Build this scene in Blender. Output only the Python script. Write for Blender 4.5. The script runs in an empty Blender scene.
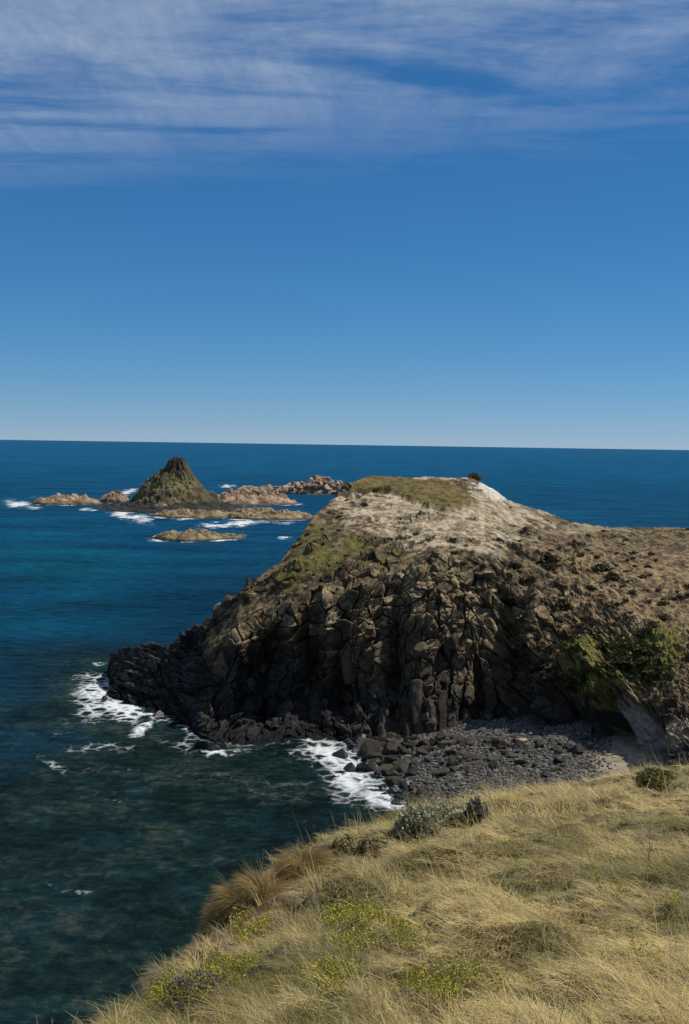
import bpy, math, random
import numpy as np
from mathutils import Matrix, Vector
random.seed(7); RNG = np.random.default_rng(7)
scn = bpy.context.scene
COL = scn.collection

# ------------------------------------------------------------------ camera
W, H, F = 689, 1024, 1000.0
EYE = np.array([0.0, 0.0, 30.0])
PITCH = math.atan2(512 - 444.5, F); ROLL = 0.015
fwd = np.array([0, math.cos(PITCH), -math.sin(PITCH)])
U0 = np.array([0, math.sin(PITCH), math.cos(PITCH)]); R0 = np.array([1.0, 0, 0])
RT = R0 * math.cos(ROLL) + U0 * math.sin(ROLL)
UP = -R0 * math.sin(ROLL) + U0 * math.cos(ROLL)
cd = bpy.data.cameras.new('camera'); cam = bpy.data.objects.new('camera', cd); COL.objects.link(cam)
cd.sensor_fit = 'VERTICAL'; cd.sensor_height = 24.0; cd.lens = 24.0 * F / H
cd.clip_start = 0.1; cd.clip_end = 200000
m = Matrix.Identity(4)
for i in range(3):
    m[i][0] = RT[i]; m[i][1] = UP[i]; m[i][2] = -fwd[i]; m[i][3] = EYE[i]
cam.matrix_world = m; scn.camera = cam

def ray(px, py):
    px = np.asarray(px, float)[..., None]; py = np.asarray(py, float)[..., None]
    d = fwd + RT * (px - W / 2) / F + UP * (H / 2 - py) / F
    return d / d[..., 1:2]                       # scaled so that y = 1
def at(px, py, Y): return EYE + ray(px, py) * np.asarray(Y, float)[..., None]
def on_z(px, py, z=0.0):
    d = ray(px, py); t = (z - EYE[2]) / d[..., 2]
    return EYE + d * t[..., None]
def project(P):
    v = np.asarray(P) - EYE; w = v @ fwd
    return W / 2 + F * (v @ RT) / w, H / 2 - F * (v @ UP) / w

# ------------------------------------------------------------------ numpy noise
def _h(ix, iy, iz, s):
    n = (ix.astype(np.int64) * 374761393 + iy.astype(np.int64) * 668265263 + iz.astype(np.int64) * 2147483647 + s * 1274126177) & 0xFFFFFFFF
    n = ((n ^ (n >> 13)) * 1274126177) & 0xFFFFFFFF
    n = ((n ^ (n >> 16)) * 2246822519) & 0xFFFFFFFF
    return ((n ^ (n >> 15)) & 0xFFFFFF) / float(0xFFFFFF)
def vnoise(x, y, z=None, s=0):
    x = np.asarray(x, float); y = np.asarray(y, float)
    z = np.zeros_like(x) if z is None else np.asarray(z, float)
    ix, iy, iz = np.floor(x), np.floor(y), np.floor(z)
    fx, fy, fz = x - ix, y - iy, z - iz
    fx, fy, fz = [t * t * t * (t * (t * 6 - 15) + 10) for t in (fx, fy, fz)]
    o = 0
    for a in (0, 1):
        for b in (0, 1):
            for c in (0, 1):
                w = (fx if a else 1 - fx) * (fy if b else 1 - fy) * (fz if c else 1 - fz)
                o = o + w * _h(ix + a, iy + b, iz + c, s)
    return o * 2 - 1
def fbm(x, y, z=None, o=4, s=0, g=0.5):
    t = 0; a = 1; k = 1; n = 0
    for i in range(o):
        t = t + a * vnoise(x * k, y * k, None if z is None else z * k, s + i * 17); n += a; a *= g; k *= 2.03
    return t / n
def voro(x, y, s=0, jit=0.9):
    ix, iy = np.floor(x), np.floor(y)
    f1 = np.full(x.shape, 9.0); f2 = f1.copy(); cid = np.zeros(x.shape); ox = cid.copy(); oy = cid.copy()
    z = np.zeros_like(ix)
    for a in (-1, 0, 1):
        for b in (-1, 0, 1):
            cx, cy = ix + a, iy + b
            qx = cx + .5 + (_h(cx, cy, z, s) - .5) * jit; qy = cy + .5 + (_h(cx, cy, z, s + 5) - .5) * jit
            dx, dy = x - qx, y - qy
            d = np.sqrt(dx * dx + dy * dy); n = d < f1
            f2 = np.where(n, f1, np.minimum(f2, d))
            cid = np.where(n, _h(cx, cy, z, s + 9), cid); ox = np.where(n, dx, ox); oy = np.where(n, dy, oy)
            f1 = np.where(n, d, f1)
    return f1, f2, cid, ox, oy
def sst(a, b, x):
    t = np.clip((x - a) / (b - a), 0, 1); return t * t * (3 - 2 * t)
def lerp(a, b, t):
    t = np.asarray(t)
    if np.ndim(a) and t.ndim and np.shape(a)[-1] == 3 and t.shape[-1:] != (3,): t = t[..., None]
    elif t.ndim and np.ndim(b) and np.shape(b)[-1] == 3 and t.shape[-1:] != (3,): t = t[..., None]
    return a + (b - a) * t
def A(*c): return np.array(c, float)
def blob(x, y, cx, cy, rx, ry, rot=0.0):
    c, s_ = math.cos(rot), math.sin(rot)
    dx, dy = x - cx, y - cy
    u, v = (dx * c + dy * s_) / rx, (-dx * s_ + dy * c) / ry
    return np.exp(-(u * u + v * v))
def in_poly(x, y, poly):
    r = np.zeros(np.shape(x), bool); n = len(poly)
    for i in range(n):
        x0, y0 = poly[i]; x1, y1 = poly[(i + 1) % n]
        c = ((y0 > y) != (y1 > y))
        with np.errstate(divide='ignore', invalid='ignore'):
            r ^= c & (x < (x1 - x0) * (y - y0) / (y1 - y0 + 1e-12) + x0)
    return r
def seg_dist(x, y, pts):
    best = np.full(np.shape(x), 1e9)
    for (x0, y0), (x1, y1) in zip(pts[:-1], pts[1:]):
        dx, dy = x1 - x0, y1 - y0
        t = np.clip(((x - x0) * dx + (y - y0) * dy) / (dx * dx + dy * dy), 0, 1)
        best = np.minimum(best, np.hypot(x - x0 - t * dx, y - y0 - t * dy))
    return best

# ------------------------------------------------------------------ mesh helpers
def mesh(name, V, Fc, col=None, smooth=True, attrs=None):
    V = np.ascontiguousarray(V, np.float32); Fc = np.ascontiguousarray(Fc, np.int32)
    me = bpy.data.meshes.new(name); k = Fc.shape[1]
    me.vertices.add(len(V)); me.vertices.foreach_set('co', V.ravel())
    me.loops.add(Fc.size); me.loops.foreach_set('vertex_index', Fc.ravel())
    me.polygons.add(len(Fc)); me.polygons.foreach_set('loop_start', np.arange(0, Fc.size, k, dtype=np.int32))
    me.polygons.foreach_set('use_smooth', np.full(len(Fc), smooth))
    me.update(calc_edges=True)
    if col is not None:
        a = me.color_attributes.new('Col', 'FLOAT_COLOR', 'POINT')
        a.data.foreach_set('color', np.concatenate([col, np.ones((len(V), 1))], 1).astype(np.float32).ravel())
    for n, v in (attrs or {}).items():
        a = me.attributes.new(n, 'FLOAT', 'POINT'); a.data.foreach_set('value', np.asarray(v, np.float32).ravel())
    return me
def grid_faces(nu, nv, wrap=False):
    i = np.arange(nu if wrap else nu - 1)[:, None]; j = np.arange(nv - 1)[None, :]
    i2 = (i + 1) % nu
    return np.stack([i * nv + j, i2 * nv + j, i2 * nv + j + 1, i * nv + j + 1], -1).reshape(-1, 4)
def link(name, me, mat=None, parent=None, loc=None):
    o = bpy.data.objects.new(name, me); COL.objects.link(o)
    if mat and me is not None and not me.materials: me.materials.append(mat)
    if parent: o.parent = parent
    if loc is not None: o.location = loc
    return o
def tag(o, label=None, cat=None, group=None, kind=None):
    for k, v in (('label', label), ('category', cat), ('group', group), ('kind', kind)):
        if v: o[k] = v
    return o
def ico(sub):
    import bmesh
    bm = bmesh.new(); bmesh.ops.create_icosphere(bm, subdivisions=sub, radius=1)
    V = np.array([v.co[:] for v in bm.verts]); Fc = np.array([[v.index for v in f.verts] for f in bm.faces]); bm.free()
    return V, Fc
ICO = {k: ico(k) for k in (2, 3, 4)}

# ------------------------------------------------------------------ materials
def new_mat(name):
    mt = bpy.data.materials.new(name); mt.use_nodes = True
    nt = mt.node_tree; nt.nodes.clear()
    out = nt.nodes.new('ShaderNodeOutputMaterial'); b = nt.nodes.new('ShaderNodeBsdfPrincipled')
    nt.links.new(b.outputs[0], out.inputs[0])
    return mt, nt, b, out
def N(nt, t, **kw):
    n = nt.nodes.new('ShaderNode' + t)
    for k, v in kw.items():
        if k in n.inputs: n.inputs[k].default_value = v
        else: setattr(n, k, v)
    return n
def earth(name, rough=0.9, spec=0.25, grain=3.0, var=0.5, bump=0.25, bscale=6.0, dist=0.1):
    """base colour from the painted terrain attribute, broken up by two noises, plus a bump"""
    mt, nt, b, out = new_mat(name); L = nt.links.new
    at_ = N(nt, 'Attribute', attribute_name='Col'); g = N(nt, 'NewGeometry')
    n1 = N(nt, 'TexNoise', Scale=grain, Detail=8.0, Roughness=0.7); L(g.outputs['Position'], n1.inputs['Vector'])
    mr = N(nt, 'MapRange'); mr.inputs[1].default_value = 0.3; mr.inputs[2].default_value = 0.7
    mr.inputs[3].default_value = 1 - var; mr.inputs[4].default_value = 1 + var
    L(n1.outputs['Fac'], mr.inputs[0])
    vm = N(nt, 'VectorMath', operation='SCALE'); L(at_.outputs['Color'], vm.inputs[0]); L(mr.outputs[0], vm.inputs['Scale'])
    L(vm.outputs[0], b.inputs['Base Color'])
    b.inputs['Roughness'].default_value = rough; b.inputs['Specular IOR Level'].default_value = spec
    n2 = N(nt, 'TexNoise', Scale=bscale, Detail=10.0, Roughness=0.75); L(g.outputs['Position'], n2.inputs['Vector'])
    bp = N(nt, 'Bump', Strength=bump, Distance=dist); L(n2.outputs['Fac'], bp.inputs['Height']); L(bp.outputs[0], b.inputs['Normal'])
    return mt
M_HEAD = earth('headland_rock', grain=2.2, var=0.5, bump=0.7, bscale=3.5, dist=0.22)
M_HILL = earth('hill_soil', grain=14, var=0.65, bump=0.8, bscale=12, dist=0.12)
M_STACK = earth('sea_stack_rock', grain=0.6, var=0.35, bump=0.7, bscale=0.9, dist=0.6)

def rock_mat(name, c0, c1, rough=0.75, scale=1.5, bump=0.5, spec=0.3):
    mt, nt, b, out = new_mat(name); L = nt.links.new
    tc = N(nt, 'NewGeometry'); oi = N(nt, 'ObjectInfo')
    n1 = N(nt, 'TexNoise', Scale=scale, Detail=9.0, Roughness=0.7); L(tc.outputs['Position'], n1.inputs['Vector'])
    ad = N(nt, 'Math', operation='ADD'); L(n1.outputs['Fac'], ad.inputs[0])
    ml = N(nt, 'Math', operation='MULTIPLY_ADD'); L(oi.outputs['Random'], ml.inputs[0]); ml.inputs[1].default_value = 0.5; ml.inputs[2].default_value = -0.25
    L(ml.outputs[0], ad.inputs[1])
    cr = N(nt, 'ValToRGB'); cr.color_ramp.elements[0].position = 0.25; cr.color_ramp.elements[1].position = 0.8
    cr.color_ramp.elements[0].color = (*c0, 1); cr.color_ramp.elements[1].color = (*c1, 1)
    L(ad.outputs[0], cr.inputs[0]); L(cr.outputs[0], b.inputs['Base Color'])
    b.inputs['Roughness'].default_value = rough; b.inputs['Specular IOR Level'].default_value = spec
    n2 = N(nt, 'TexNoise', Scale=scale * 3, Detail=8.0, Roughness=0.7); L(tc.outputs['Position'], n2.inputs['Vector'])
    bp = N(nt, 'Bump', Strength=bump, Distance=0.15); L(n2.outputs['Fac'], bp.inputs['Height']); L(bp.outputs[0], b.inputs['Normal'])
    return mt
M_BASALT = rock_mat('dark_basalt', (0.018, 0.016, 0.014), (0.085, 0.070, 0.052), spec=.12)
M_BASALT_WET = rock_mat('wet_basalt', (0.008, 0.008, 0.009), (0.035, 0.032, 0.03), rough=0.35, spec=0.5)
M_COLUMN = rock_mat('column_basalt', (0.024, 0.021, 0.017), (0.12, 0.094, 0.062), scale=1.6, bump=.9, spec=.12)
M_PEBBLE = rock_mat('pebble_stone', (0.035, 0.036, 0.038), (0.15, 0.148, 0.145), scale=4)
M_GRANITE = rock_mat('pink_granite', (0.17, 0.105, 0.07), (0.46, 0.32, 0.22), scale=0.35)
M_PALE = rock_mat('pale_stone', (0.30, 0.22, 0.13), (0.5, 0.38, 0.24), scale=3)

def leaf_mat(name, trans=0.35, rough=0.6):
    mt, nt, b, out = new_mat(name); L = nt.links.new
    at_ = N(nt, 'Attribute', attribute_name='Col')
    b.inputs['Roughness'].default_value = rough; b.inputs['Specular IOR Level'].default_value = 0.2
    L(at_.outputs['Color'], b.inputs['Base Color'])
    tr = N(nt, 'BsdfTranslucent'); L(at_.outputs['Color'], tr.inputs['Color'])
    mx = N(nt, 'MixShader', Fac=trans); L(b.outputs[0], mx.inputs[1]); L(tr.outputs[0], mx.inputs[2]); L(mx.outputs[0], out.inputs[0])
    return mt
M_GRASS = leaf_mat('dry_grass', 0.38, 0.55)
M_LEAF = leaf_mat('shrub_leaf', 0.2, 0.6)

# ------------------------------------------------------------------ near grassy hill
EDGE = [(1300, 730, 36), (900, 752, 31), (677, 768, 27), (600, 779, 25.5), (540, 791, 24.5), (480, 803, 23), (420, 813, 21.5),
        (370, 824, 20), (320, 840, 18), (290, 857, 16.5), (250, 897, 14.2), (225, 927, 12.8), (212, 956, 11.8), (174, 992, 10.3),
        (140, 1016, 9.5), (82, 1048, 8.5), (-50, 1110, 7.2), (-300, 1250, 5)]
INNER = [(344, 1012, 7.4), (500, 1012, 7.2), (677, 1012, 7.0), (900, 1012, 6.6), (200, 1012, 8.2), (344, 930, 10.5), (500, 900, 11.8),
         (677, 880, 12.5), (500, 850, 15.5), (677, 820, 18), (900, 820, 17), (420, 860, 14.5), (1200, 900, 11)]
e = np.array(EDGE); q = np.array(INNER)
EP = at(e[:, 0], e[:, 1], e[:, 2]); IP = at(q[:, 0], q[:, 1], q[:, 2])
CP = np.concatenate([EP, IP, A((0, 0, 28.2), (5, 0, 28.8), (-4, 0, 27.3), (0, -8, 30), (12, -6, 31))])
def _tps(r): return np.where(r > 0, r * r * np.log(r + 1e-9), 0)
_n = len(CP); _K = _tps(np.hypot(CP[:, None, 0] - CP[None, :, 0], CP[:, None, 1] - CP[None, :, 1])) + np.eye(_n) * 6.0
_P = np.c_[np.ones(_n), CP[:, :2]]
_S = np.linalg.solve(np.block([[_K, _P], [_P.T, np.zeros((3, 3))]]), np.r_[CP[:, 2], 0, 0, 0])
def hill_base(x, y):
    o = _S[_n] + _S[_n + 1] * x + _S[_n + 2] * y
    for i in range(_n): o = o + _S[i] * _tps(np.hypot(x - CP[i, 0], y - CP[i, 1]))
    return o
EDGE_XY = [tuple(p) for p in EP[:, :2]]
HILL_POLY = EDGE_XY + [(-7, -20), (60, -20), (80, 50)]
def hill_sd(x, y):
    d = seg_dist(x, y, EDGE_XY); return np.where(in_poly(x, y, HILL_POLY), -d, d)
def hill_z(x, y):
    x = np.asarray(x, float); y = np.asarray(y, float)
    d = hill_sd(x, y) + 0.25 * fbm(x * .8, y * .8, o=3, s=3) * sst(-2, 0, hill_sd(x, y))
    dd = np.maximum(d, 0)
    z = hill_base(np.clip(x, -8, 40), np.clip(y, -8, 45)) + 1.75 * .13 * sst(.2, -1, d) * (np.abs(fbm(x * .7, y * .7, o=2, s=14)) * 2.4 - .4) - 1.5 * (np.sqrt(dd * dd + .09) - .3)
    z = z + 0.10 * fbm(x * .55, y * .55, o=4, s=11) + 0.03 * fbm(x * 3, y * 3, o=2, s=12) + sst(0, 1.5, d) * 0.7 * fbm(x * .7, y * .7, o=4, s=13)
    return np.maximum(z, -3.0 + 0.2 * vnoise(x, y))
gx = np.concatenate([np.arange(-34, -8, .6), np.arange(-8, 24, .13), np.arange(24, 60, .7)])
gy = np.concatenate([np.arange(-14, 3, .6), np.arange(3, 33, .13), np.arange(33, 70, .7)])
X, Y = np.meshgrid(gx, gy, indexing='ij'); Z = hill_z(X, Y)
SOIL_PX = [(190, 965), (215, 915), (245, 880), (285, 850), (330, 840), (345, 870), (318, 905), (285, 930), (240, 960), (200, 985)]
PXH, PYH = project(np.stack([X, Y, Z], -1).reshape(-1, 3)); PXH = PXH.reshape(X.shape); PYH = PYH.reshape(X.shape)
SD = hill_sd(X, Y)
def soil_mask_xy(x, y, px, py):
    a = blob(px, py, 258, 915, 66, 34, -0.75) * 1.5 + blob(px, py, 320, 855, 34, 16, -.3) * .8
    return np.clip(a + 0.35 * fbm(x * 2, y * 2, o=3, s=21), 0, 1)
infront = Y > 2
soil = np.where(infront, sst(.35, .75, soil_mask_xy(X, Y, PXH, PYH)), 0)
nz = fbm(X * 1.2, Y * 1.2, o=4, s=31)
c = lerp(A(.16, .13, .06), A(.28, .23, .11), sst(-.4, .5, nz))
c = lerp(c, lerp(A(.085, .048, .022), A(.27, .19, .105), sst(-.25, .35, fbm(X * 2.5, Y * 2.5, o=4, s=33) + .6 * fbm(X * 9, Y * 9, o=3, s=34))), np.maximum(soil, sst(-.1, .8, SD)))
c = lerp(c, A(.09, .062, .04), sst(.8, 6, SD))
hill = link('grassy_hill', mesh('grassy_hill', np.stack([X, Y, Z], -1).reshape(-1, 3), grid_faces(len(gx), len(gy)), c.reshape(-1, 3)), M_HILL)
tag(hill, 'steep grassy hillside sloping down to the cove in front of the viewer', kind='structure')

# ------------------------------------------------------------------ beach of the cove
SHORE = [A(1.5, 108), A(2.8, 100), A(3.2, 95), A(3.9, 90.5), A(5.0, 86), A(6.2, 82), A(7.5, 74), A(8.5, 64), A(9, 50), A(9, 20)]
SHORE = [tuple(p) for p in SHORE]
def beach_z(x, y):
    ys = np.array([p[1] for p in SHORE])[::-1]; xs = np.array([p[0] for p in SHORE])[::-1]
    d = x - np.interp(y, ys, xs)
    z = np.where(d > 0, 4.2 * (1 - np.exp(-d / 14.0)), d * .16)
    return np.clip(z + .14 * fbm(x * .5, y * .5, o=4, s=41), -3, 9)
bx = np.arange(-8, 62, .3); by = np.arange(18, 112, .3)
BX, BY = np.meshgrid(bx, by, indexing='ij'); BZ = beach_z(BX, BY)
c = lerp(A(.05, .051, .052), A(.15, .152, .15), sst(-.4, .5, fbm(BX * 1.1, BY * 1.1, o=4, s=42)))
c = lerp(c, A(.025, .025, .026), sst(.9, .2, BZ))
bpx, bpy_ = project(np.stack([BX, BY, BZ], -1).reshape(-1, 3)); bpx = bpx.reshape(BX.shape); bpy_ = bpy_.reshape(BX.shape)
sandm = np.clip(blob(bpx, bpy_, 606, 764, 26, 16) * 1.9 + blob(bpx, bpy_, 640, 760, 40, 25), 0, 1)
c = lerp(c, lerp(A(.20, .16, .115), A(.36, .30, .225), sst(-.4, .4, fbm(BX * 1.5, BY * 1.5, o=4, s=43))), sandm)
beach = link('beach', mesh('beach', np.stack([BX, BY, BZ], -1).reshape(-1, 3), grid_faces(len(bx), len(by)), c.reshape(-1, 3)), M_HILL)
tag(beach, 'dark pebble beach at the head of the cove below the cliff', kind='structure')

# ------------------------------------------------------------------ headland
# one row per image column: (px, foot(y,z), mid(y,Y), brow(y,Y), slope(y,Y), crest(y,Y), back Y)
HL = [
 (60,  (672, -7), (668, 126), (664, 128), (661, 129), (658, 130), 140),
 (100, (688, -4), (680, 121), (674, 122), (670, 124), (666, 126), 134),
 (112, (697, 0), (682, 119.5), (668, 121), (660, 123.5), (656, 126), 132),
 (130, (703, 0), (690, 116), (668, 118), (657, 121.5), (651, 124.5), 131),
 (150, (709, 0), (697, 113), (670, 115), (655, 119), (648, 122), 129),
 (185, (724, 0), (705, 108.5), (680, 110.5), (655, 114), (642, 117), 126),
 (205, (742, 0), (710, 104.0), (675, 107), (645, 110.5), (630, 113), 124),
 (240, (745, 0), (706, 106.5), (640, 107), (612, 110.5), (592, 113.5), 125),
 (280, (742, 0), (704, 107.5), (615, 107.6), (580, 113), (560, 117), 131),
 (300, (740, 0), (702, 107.5), (605, 107.8), (560, 114.5), (535, 121), 137),
 (320, (740, 0), (701, 107), (600, 108), (545, 117), (510, 127), 146),
 (345, (741, 0), (700, 106), (592, 108.3), (530, 121), (488, 138), 165),
 (370, (742, .2), (690, 105), (585, 109), (527, 122), (479, 145), 176),
 (400, (743, .3), (675, 104.5), (578, 109), (525, 123), (477, 148), 185),
 (430, (742, .5), (660, 104.5), (572, 110.5), (530, 122), (475.5, 150), 190),
 (470, (738, 1), (650, 105), (570, 111), (535, 121), (478, 152), 192),
 (490, (736, 1.3), (650, 104.5), (575, 110), (540, 120), (486, 151), 192),
 (510, (735, 1.5), (655, 103), (590, 108), (548, 118), (500, 150), 192),
 (560, (742, 2.5), (665, 98), (610, 104), (560, 116), (518, 146), 190),
 (600, (748, 3), (670, 95), (620, 101), (565, 115), (526, 143), 190),
 (640, (768, 3.5), (700, 87), (640, 94), (575, 111), (527, 141), 190),
 (690, (775, 5), (715, 82), (650, 91), (580, 110), (528, 140), 190),
 (800, (790, 8), (725, 71), (660, 83), (585, 108), (527, 140), 195),
 (1000, (800, 9), (730, 66), (660, 80), (585, 108), (525, 140), 200),
 (1300, (800, 9), (730, 66), (660, 80), (585, 108), (522, 140), 200),
]
hp = np.array([r[0] for r in HL], float)
K = np.zeros((len(HL), 8, 3)); KPY = np.zeros((len(HL), 8))
for i, (px, ft, mi, br, sl, cr, bk) in enumerate(HL):
    p1 = on_z(px, ft[0], ft[1]); d1 = ray(px, ft[0])
    K[i, 1] = p1; K[i, 0] = EYE + d1 * (p1[1] - 4); K[i, 0, 2] = ft[1] - 5
    for j, kn in enumerate((mi, br, sl, cr)): K[i, 2 + j] = at(px, kn[0], kn[1]); KPY[i, 2 + j] = kn[0]
    dc = ray(px, cr[0]); Yc = cr[1]
    K[i, 6] = EYE + dc * (Yc + (bk - Yc) * .45); K[i, 6, 2] = K[i, 5, 2] - max(.35 * (bk - Yc) * .45, .8)
    K[i, 7] = EYE + dc * bk; K[i, 7, 2] = -3
    KPY[i, 0] = ft[0] + 25; KPY[i, 1] = ft[0]; KPY[i, 6] = cr[0] - 10; KPY[i, 7] = cr[0] - 20
pxs = np.concatenate([np.arange(60, 104, 1.5), np.arange(104, 720, .6), np.arange(720, 1300, 3.0)])
NS = [10, 60, 130, 80, 110, 30, 24]
tv = np.concatenate([j + np.arange(n) / n for j, n in enumerate(NS)] + [[7.0]])
def smooth1(a, ax, k):
    for _ in range(k):
        b = a.copy(); sl = [slice(None)] * a.ndim; lo = sl.copy(); hi = sl.copy(); mid = sl.copy()
        mid[ax] = slice(1, -1); lo[ax] = slice(0, -2); hi[ax] = slice(2, None)
        b[tuple(mid)] = .25 * a[tuple(lo)] + .5 * a[tuple(mid)] + .25 * a[tuple(hi)]; a = b
    return a
def upx(arr):      # interpolate knots along px
    sh = arr.shape[1:]; fl = arr.reshape(len(arr), -1)
    return np.stack([np.interp(pxs, hp, fl[:, k]) for k in range(fl.shape[1])], -1).reshape((len(pxs),) + sh)
Kp = smooth1(upx(K), 0, 60); Py = upx(KPY)
j0 = np.minimum(np.floor(tv).astype(int), 6); fr = (tv - j0)
Bs = Kp[:, j0] * (1 - fr)[None, :, None] + Kp[:, j0 + 1] * fr[None, :, None]
PV = Py[:, j0] * (1 - fr) + Py[:, j0 + 1] * fr
PXv = np.repeat(pxs[:, None], len(tv), 1)
TV = np.repeat(tv[None], len(pxs), 0)
front = sst(1.2, 2.0, TV)
Bs = smooth1(Bs, 1, 14)
def normals(P):
    du = np.gradient(P, axis=0); dv = np.gradient(P, axis=1); n = np.cross(du, dv)
    return n / (np.linalg.norm(n, axis=-1, keepdims=True) + 1e-9)
nb = normals(smooth1(smooth1(Bs, 0, 12), 1, 12))
if nb[600, 120, 1] > 0: nb = -nb
SANDM = np.clip(blob(PXv, PV, 632, 756, 30, 38) * 2.2, 0, 1) * sst(600, 612, PXv) * sst(672, 656, PXv)
# cliff-wide recesses and buttresses  (px, py, rx, ry, metres)
FEAT = [(216, 672, 16, 26, -2.6), (268, 668, 20, 36, -3.0), (310, 665, 10, 34, -2.2), (345, 690, 8, 26, -2.0), (396, 655, 7, 44, -2.2),
        (505, 640, 9, 34, -2.8), (520, 690, 10, 36, -3.2), (566, 712, 17, 26, -3.6), (603, 716, 6, 28, -2.6), (632, 738, 26, 30, -3.6), (672, 735, 20, 20, .5),
        (480, 690, 7, 26, -1.8), (440, 612, 34, 40, 1.3), (425, 690, 26, 50, 1.4), (538, 650, 14, 40, 1.2), (360, 640, 18, 40, 1.2), (240, 640, 10, 26, 1.6),
        (291, 640, 9, 40, 1.2), (585, 668, 16, 30, 1.2), (328, 625, 8, 30, 1.0), (470, 560, 30, 12, -.8), (395, 560, 30, 12, -.7)]
big = 0
for f in FEAT: big = big + f[4] * blob(PXv, PV, f[0], f[1], f[2], f[3])
S_ = PXv * .1; V_ = -PV * .105
arc = np.concatenate([np.zeros((len(pxs), 1)), np.cumsum(np.linalg.norm(np.diff(Bs, axis=1), axis=-1), 1)], 1)
arc = arc - arc[:, [int(np.searchsorted(tv, 3))]]           # zero at the brow
cliff = sst(.8, 1.3, TV) * sst(3.75, 2.9, TV + .25 * fbm(S_ * .35, arc * .25, o=3, s=50))
plat = sst(215, 195, PXv)
right = sst(500, 575, PXv)
cliff = np.maximum(cliff, plat * sst(5.6, 5.1, TV) * sst(.5, 1, TV))
wx = S_ + .5 * fbm(S_ * .5, arc * .5, o=2, s=51); wy = arc + .6 * fbm(S_ * .5, arc * .5, o=2, s=52)
low = sst(-1, -7, arc)                                    # columnar lower half
f1, f2, cid, ox, oy = voro(wx / 1.55, wy / lerp(1.7, 1.75, low), s=60)
g1, g2, cid2, gox, goy = voro(wx / 1.25 + .3 * fbm(S_ * .2, arc * .1, o=2, s=55), wy / 3.3, s=61)
k1, k2, cid3, kox, koy = voro(wx / .6, wy / .62, s=62)
def blocks(f1, f2, cid, ox, oy, tilt, off, crev, bev=.16):
    t1 = (cid * 97.13) % 1 - .5; t2 = (cid * 331.7) % 1 - .5
    d = off * (cid - .5) * 2 + tilt * 2 * (t1 * ox + (t2 + .12) * oy)
    e_ = np.clip((f2 - f1) / bev, 0, 1)
    return d - .35 * crev * (1 - e_) ** 2 - crev * (1 - sst(0, .07, f2 - f1))
colm = low * sst(500, 470, PXv) * sst(330, 370, PXv)
dmain = lerp(blocks(f1, f2, cid, ox, oy, 1.1, .5, .75), blocks(g1, g2, cid2, gox, goy, .9, .75, .9), .8 * colm)
dsmall = blocks(k1, k2, cid3, kox, koy, .4, .16, .2)
rough_r = sst(560, 600, PXv) * sst(2.1, 2.8, TV)
amp = (1 - .55 * sst(712, 728, PV) * sst(350, 330, PXv)) * (1 - .92 * SANDM) * (1 - .72 * sst(560, 610, PXv)) * cliff * (1 - .55 * right * sst(2.0, 3.0, TV)) * (1 - .5 * plat)
slope_m = sst(3.2, 3.6, TV) * sst(6.2, 5.2, TV)
disp = 1.35 * big * sst(.9, 1.2, TV) * sst(3.7, 2.8, TV) + amp * dmain + cliff * (.55 + .45 * plat) * dsmall * 1.2
disp += cliff * .7 * fbm(S_ * .22, arc * .22, o=3, s=70)
# outcrops of blocks on the upper left slope
outc = sst(.05, .35, fbm(S_ * .35, arc * .3, o=3, s=71)) * sst(420, 340, PXv) * sst(3.2, 3.6, TV) * sst(5.3, 4.9, TV)
disp += outc * (.7 * dmain + .8 * dsmall + .3)
disp *= sst(101, 112, PXv)
outc2 = sst(.20, .42, fbm(S_ * .30 + 11, arc * .55, o=4, s=78)) * sst(370, 410, PXv) * sst(640, 560, PXv) * sst(3.1, 3.5, TV) * sst(4.7, 4.1, TV)
disp += outc2 * (.45 * dmain + .7 * dsmall + .25)
disp += slope_m * (.42 * fbm(S_ * .3, arc * .25, o=4, s=72) + .16 * fbm(S_ * 1.6, arc * 1.4, o=3, s=73))
disp += slope_m * right * (.34 * np.abs(fbm(S_ * .8, arc * .8, o=4, s=74)) + .16 * np.abs(fbm(S_ * 2.4, arc * 2.2, o=3, s=79)))
disp += sst(540, 600, PXv) * sst(.8, 1.4, TV) * sst(3.6, 3.0, TV) * (.9 * fbm(S_ * .5, arc * .4, o=5, s=87) + .30 * fbm(S_ * 2.2, arc * 2.0, o=4, s=89)) * (1 - .92 * SANDM)
TURF = [(345, 487), (360, 483), (378, 478), (402, 478.6), (428, 483), (455, 489), (474, 503), (468, 509), (447, 516), (428, 513), (410, 502), (395, 496), (372, 492), (350, 492)]
jx = PXv + 7.0 * fbm(S_ * .8, arc * .5, o=4, s=75); jy = PV + 2.2 * fbm(S_ * .8, arc * .5, o=3, s=76)
turf = in_poly(jx, jy, TURF).astype(float); turf = smooth1(smooth1(turf, 0, 3), 1, 3)
disp += turf * .55
P = Bs + nb * disp[..., None]
# keep the left, seaward side rough too
P = P + nb * (sst(5.0, 5.6, TV) * .8 * fbm(S_ * .3, arc * .3, o=4, s=77))[..., None]
P[..., 2] -= .5 * np.maximum(0, 112 - PXv)
nn = normals(P); nn = nn if nn[600, 120, 1] < 0 else -nn
upn = nn[..., 2]
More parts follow.
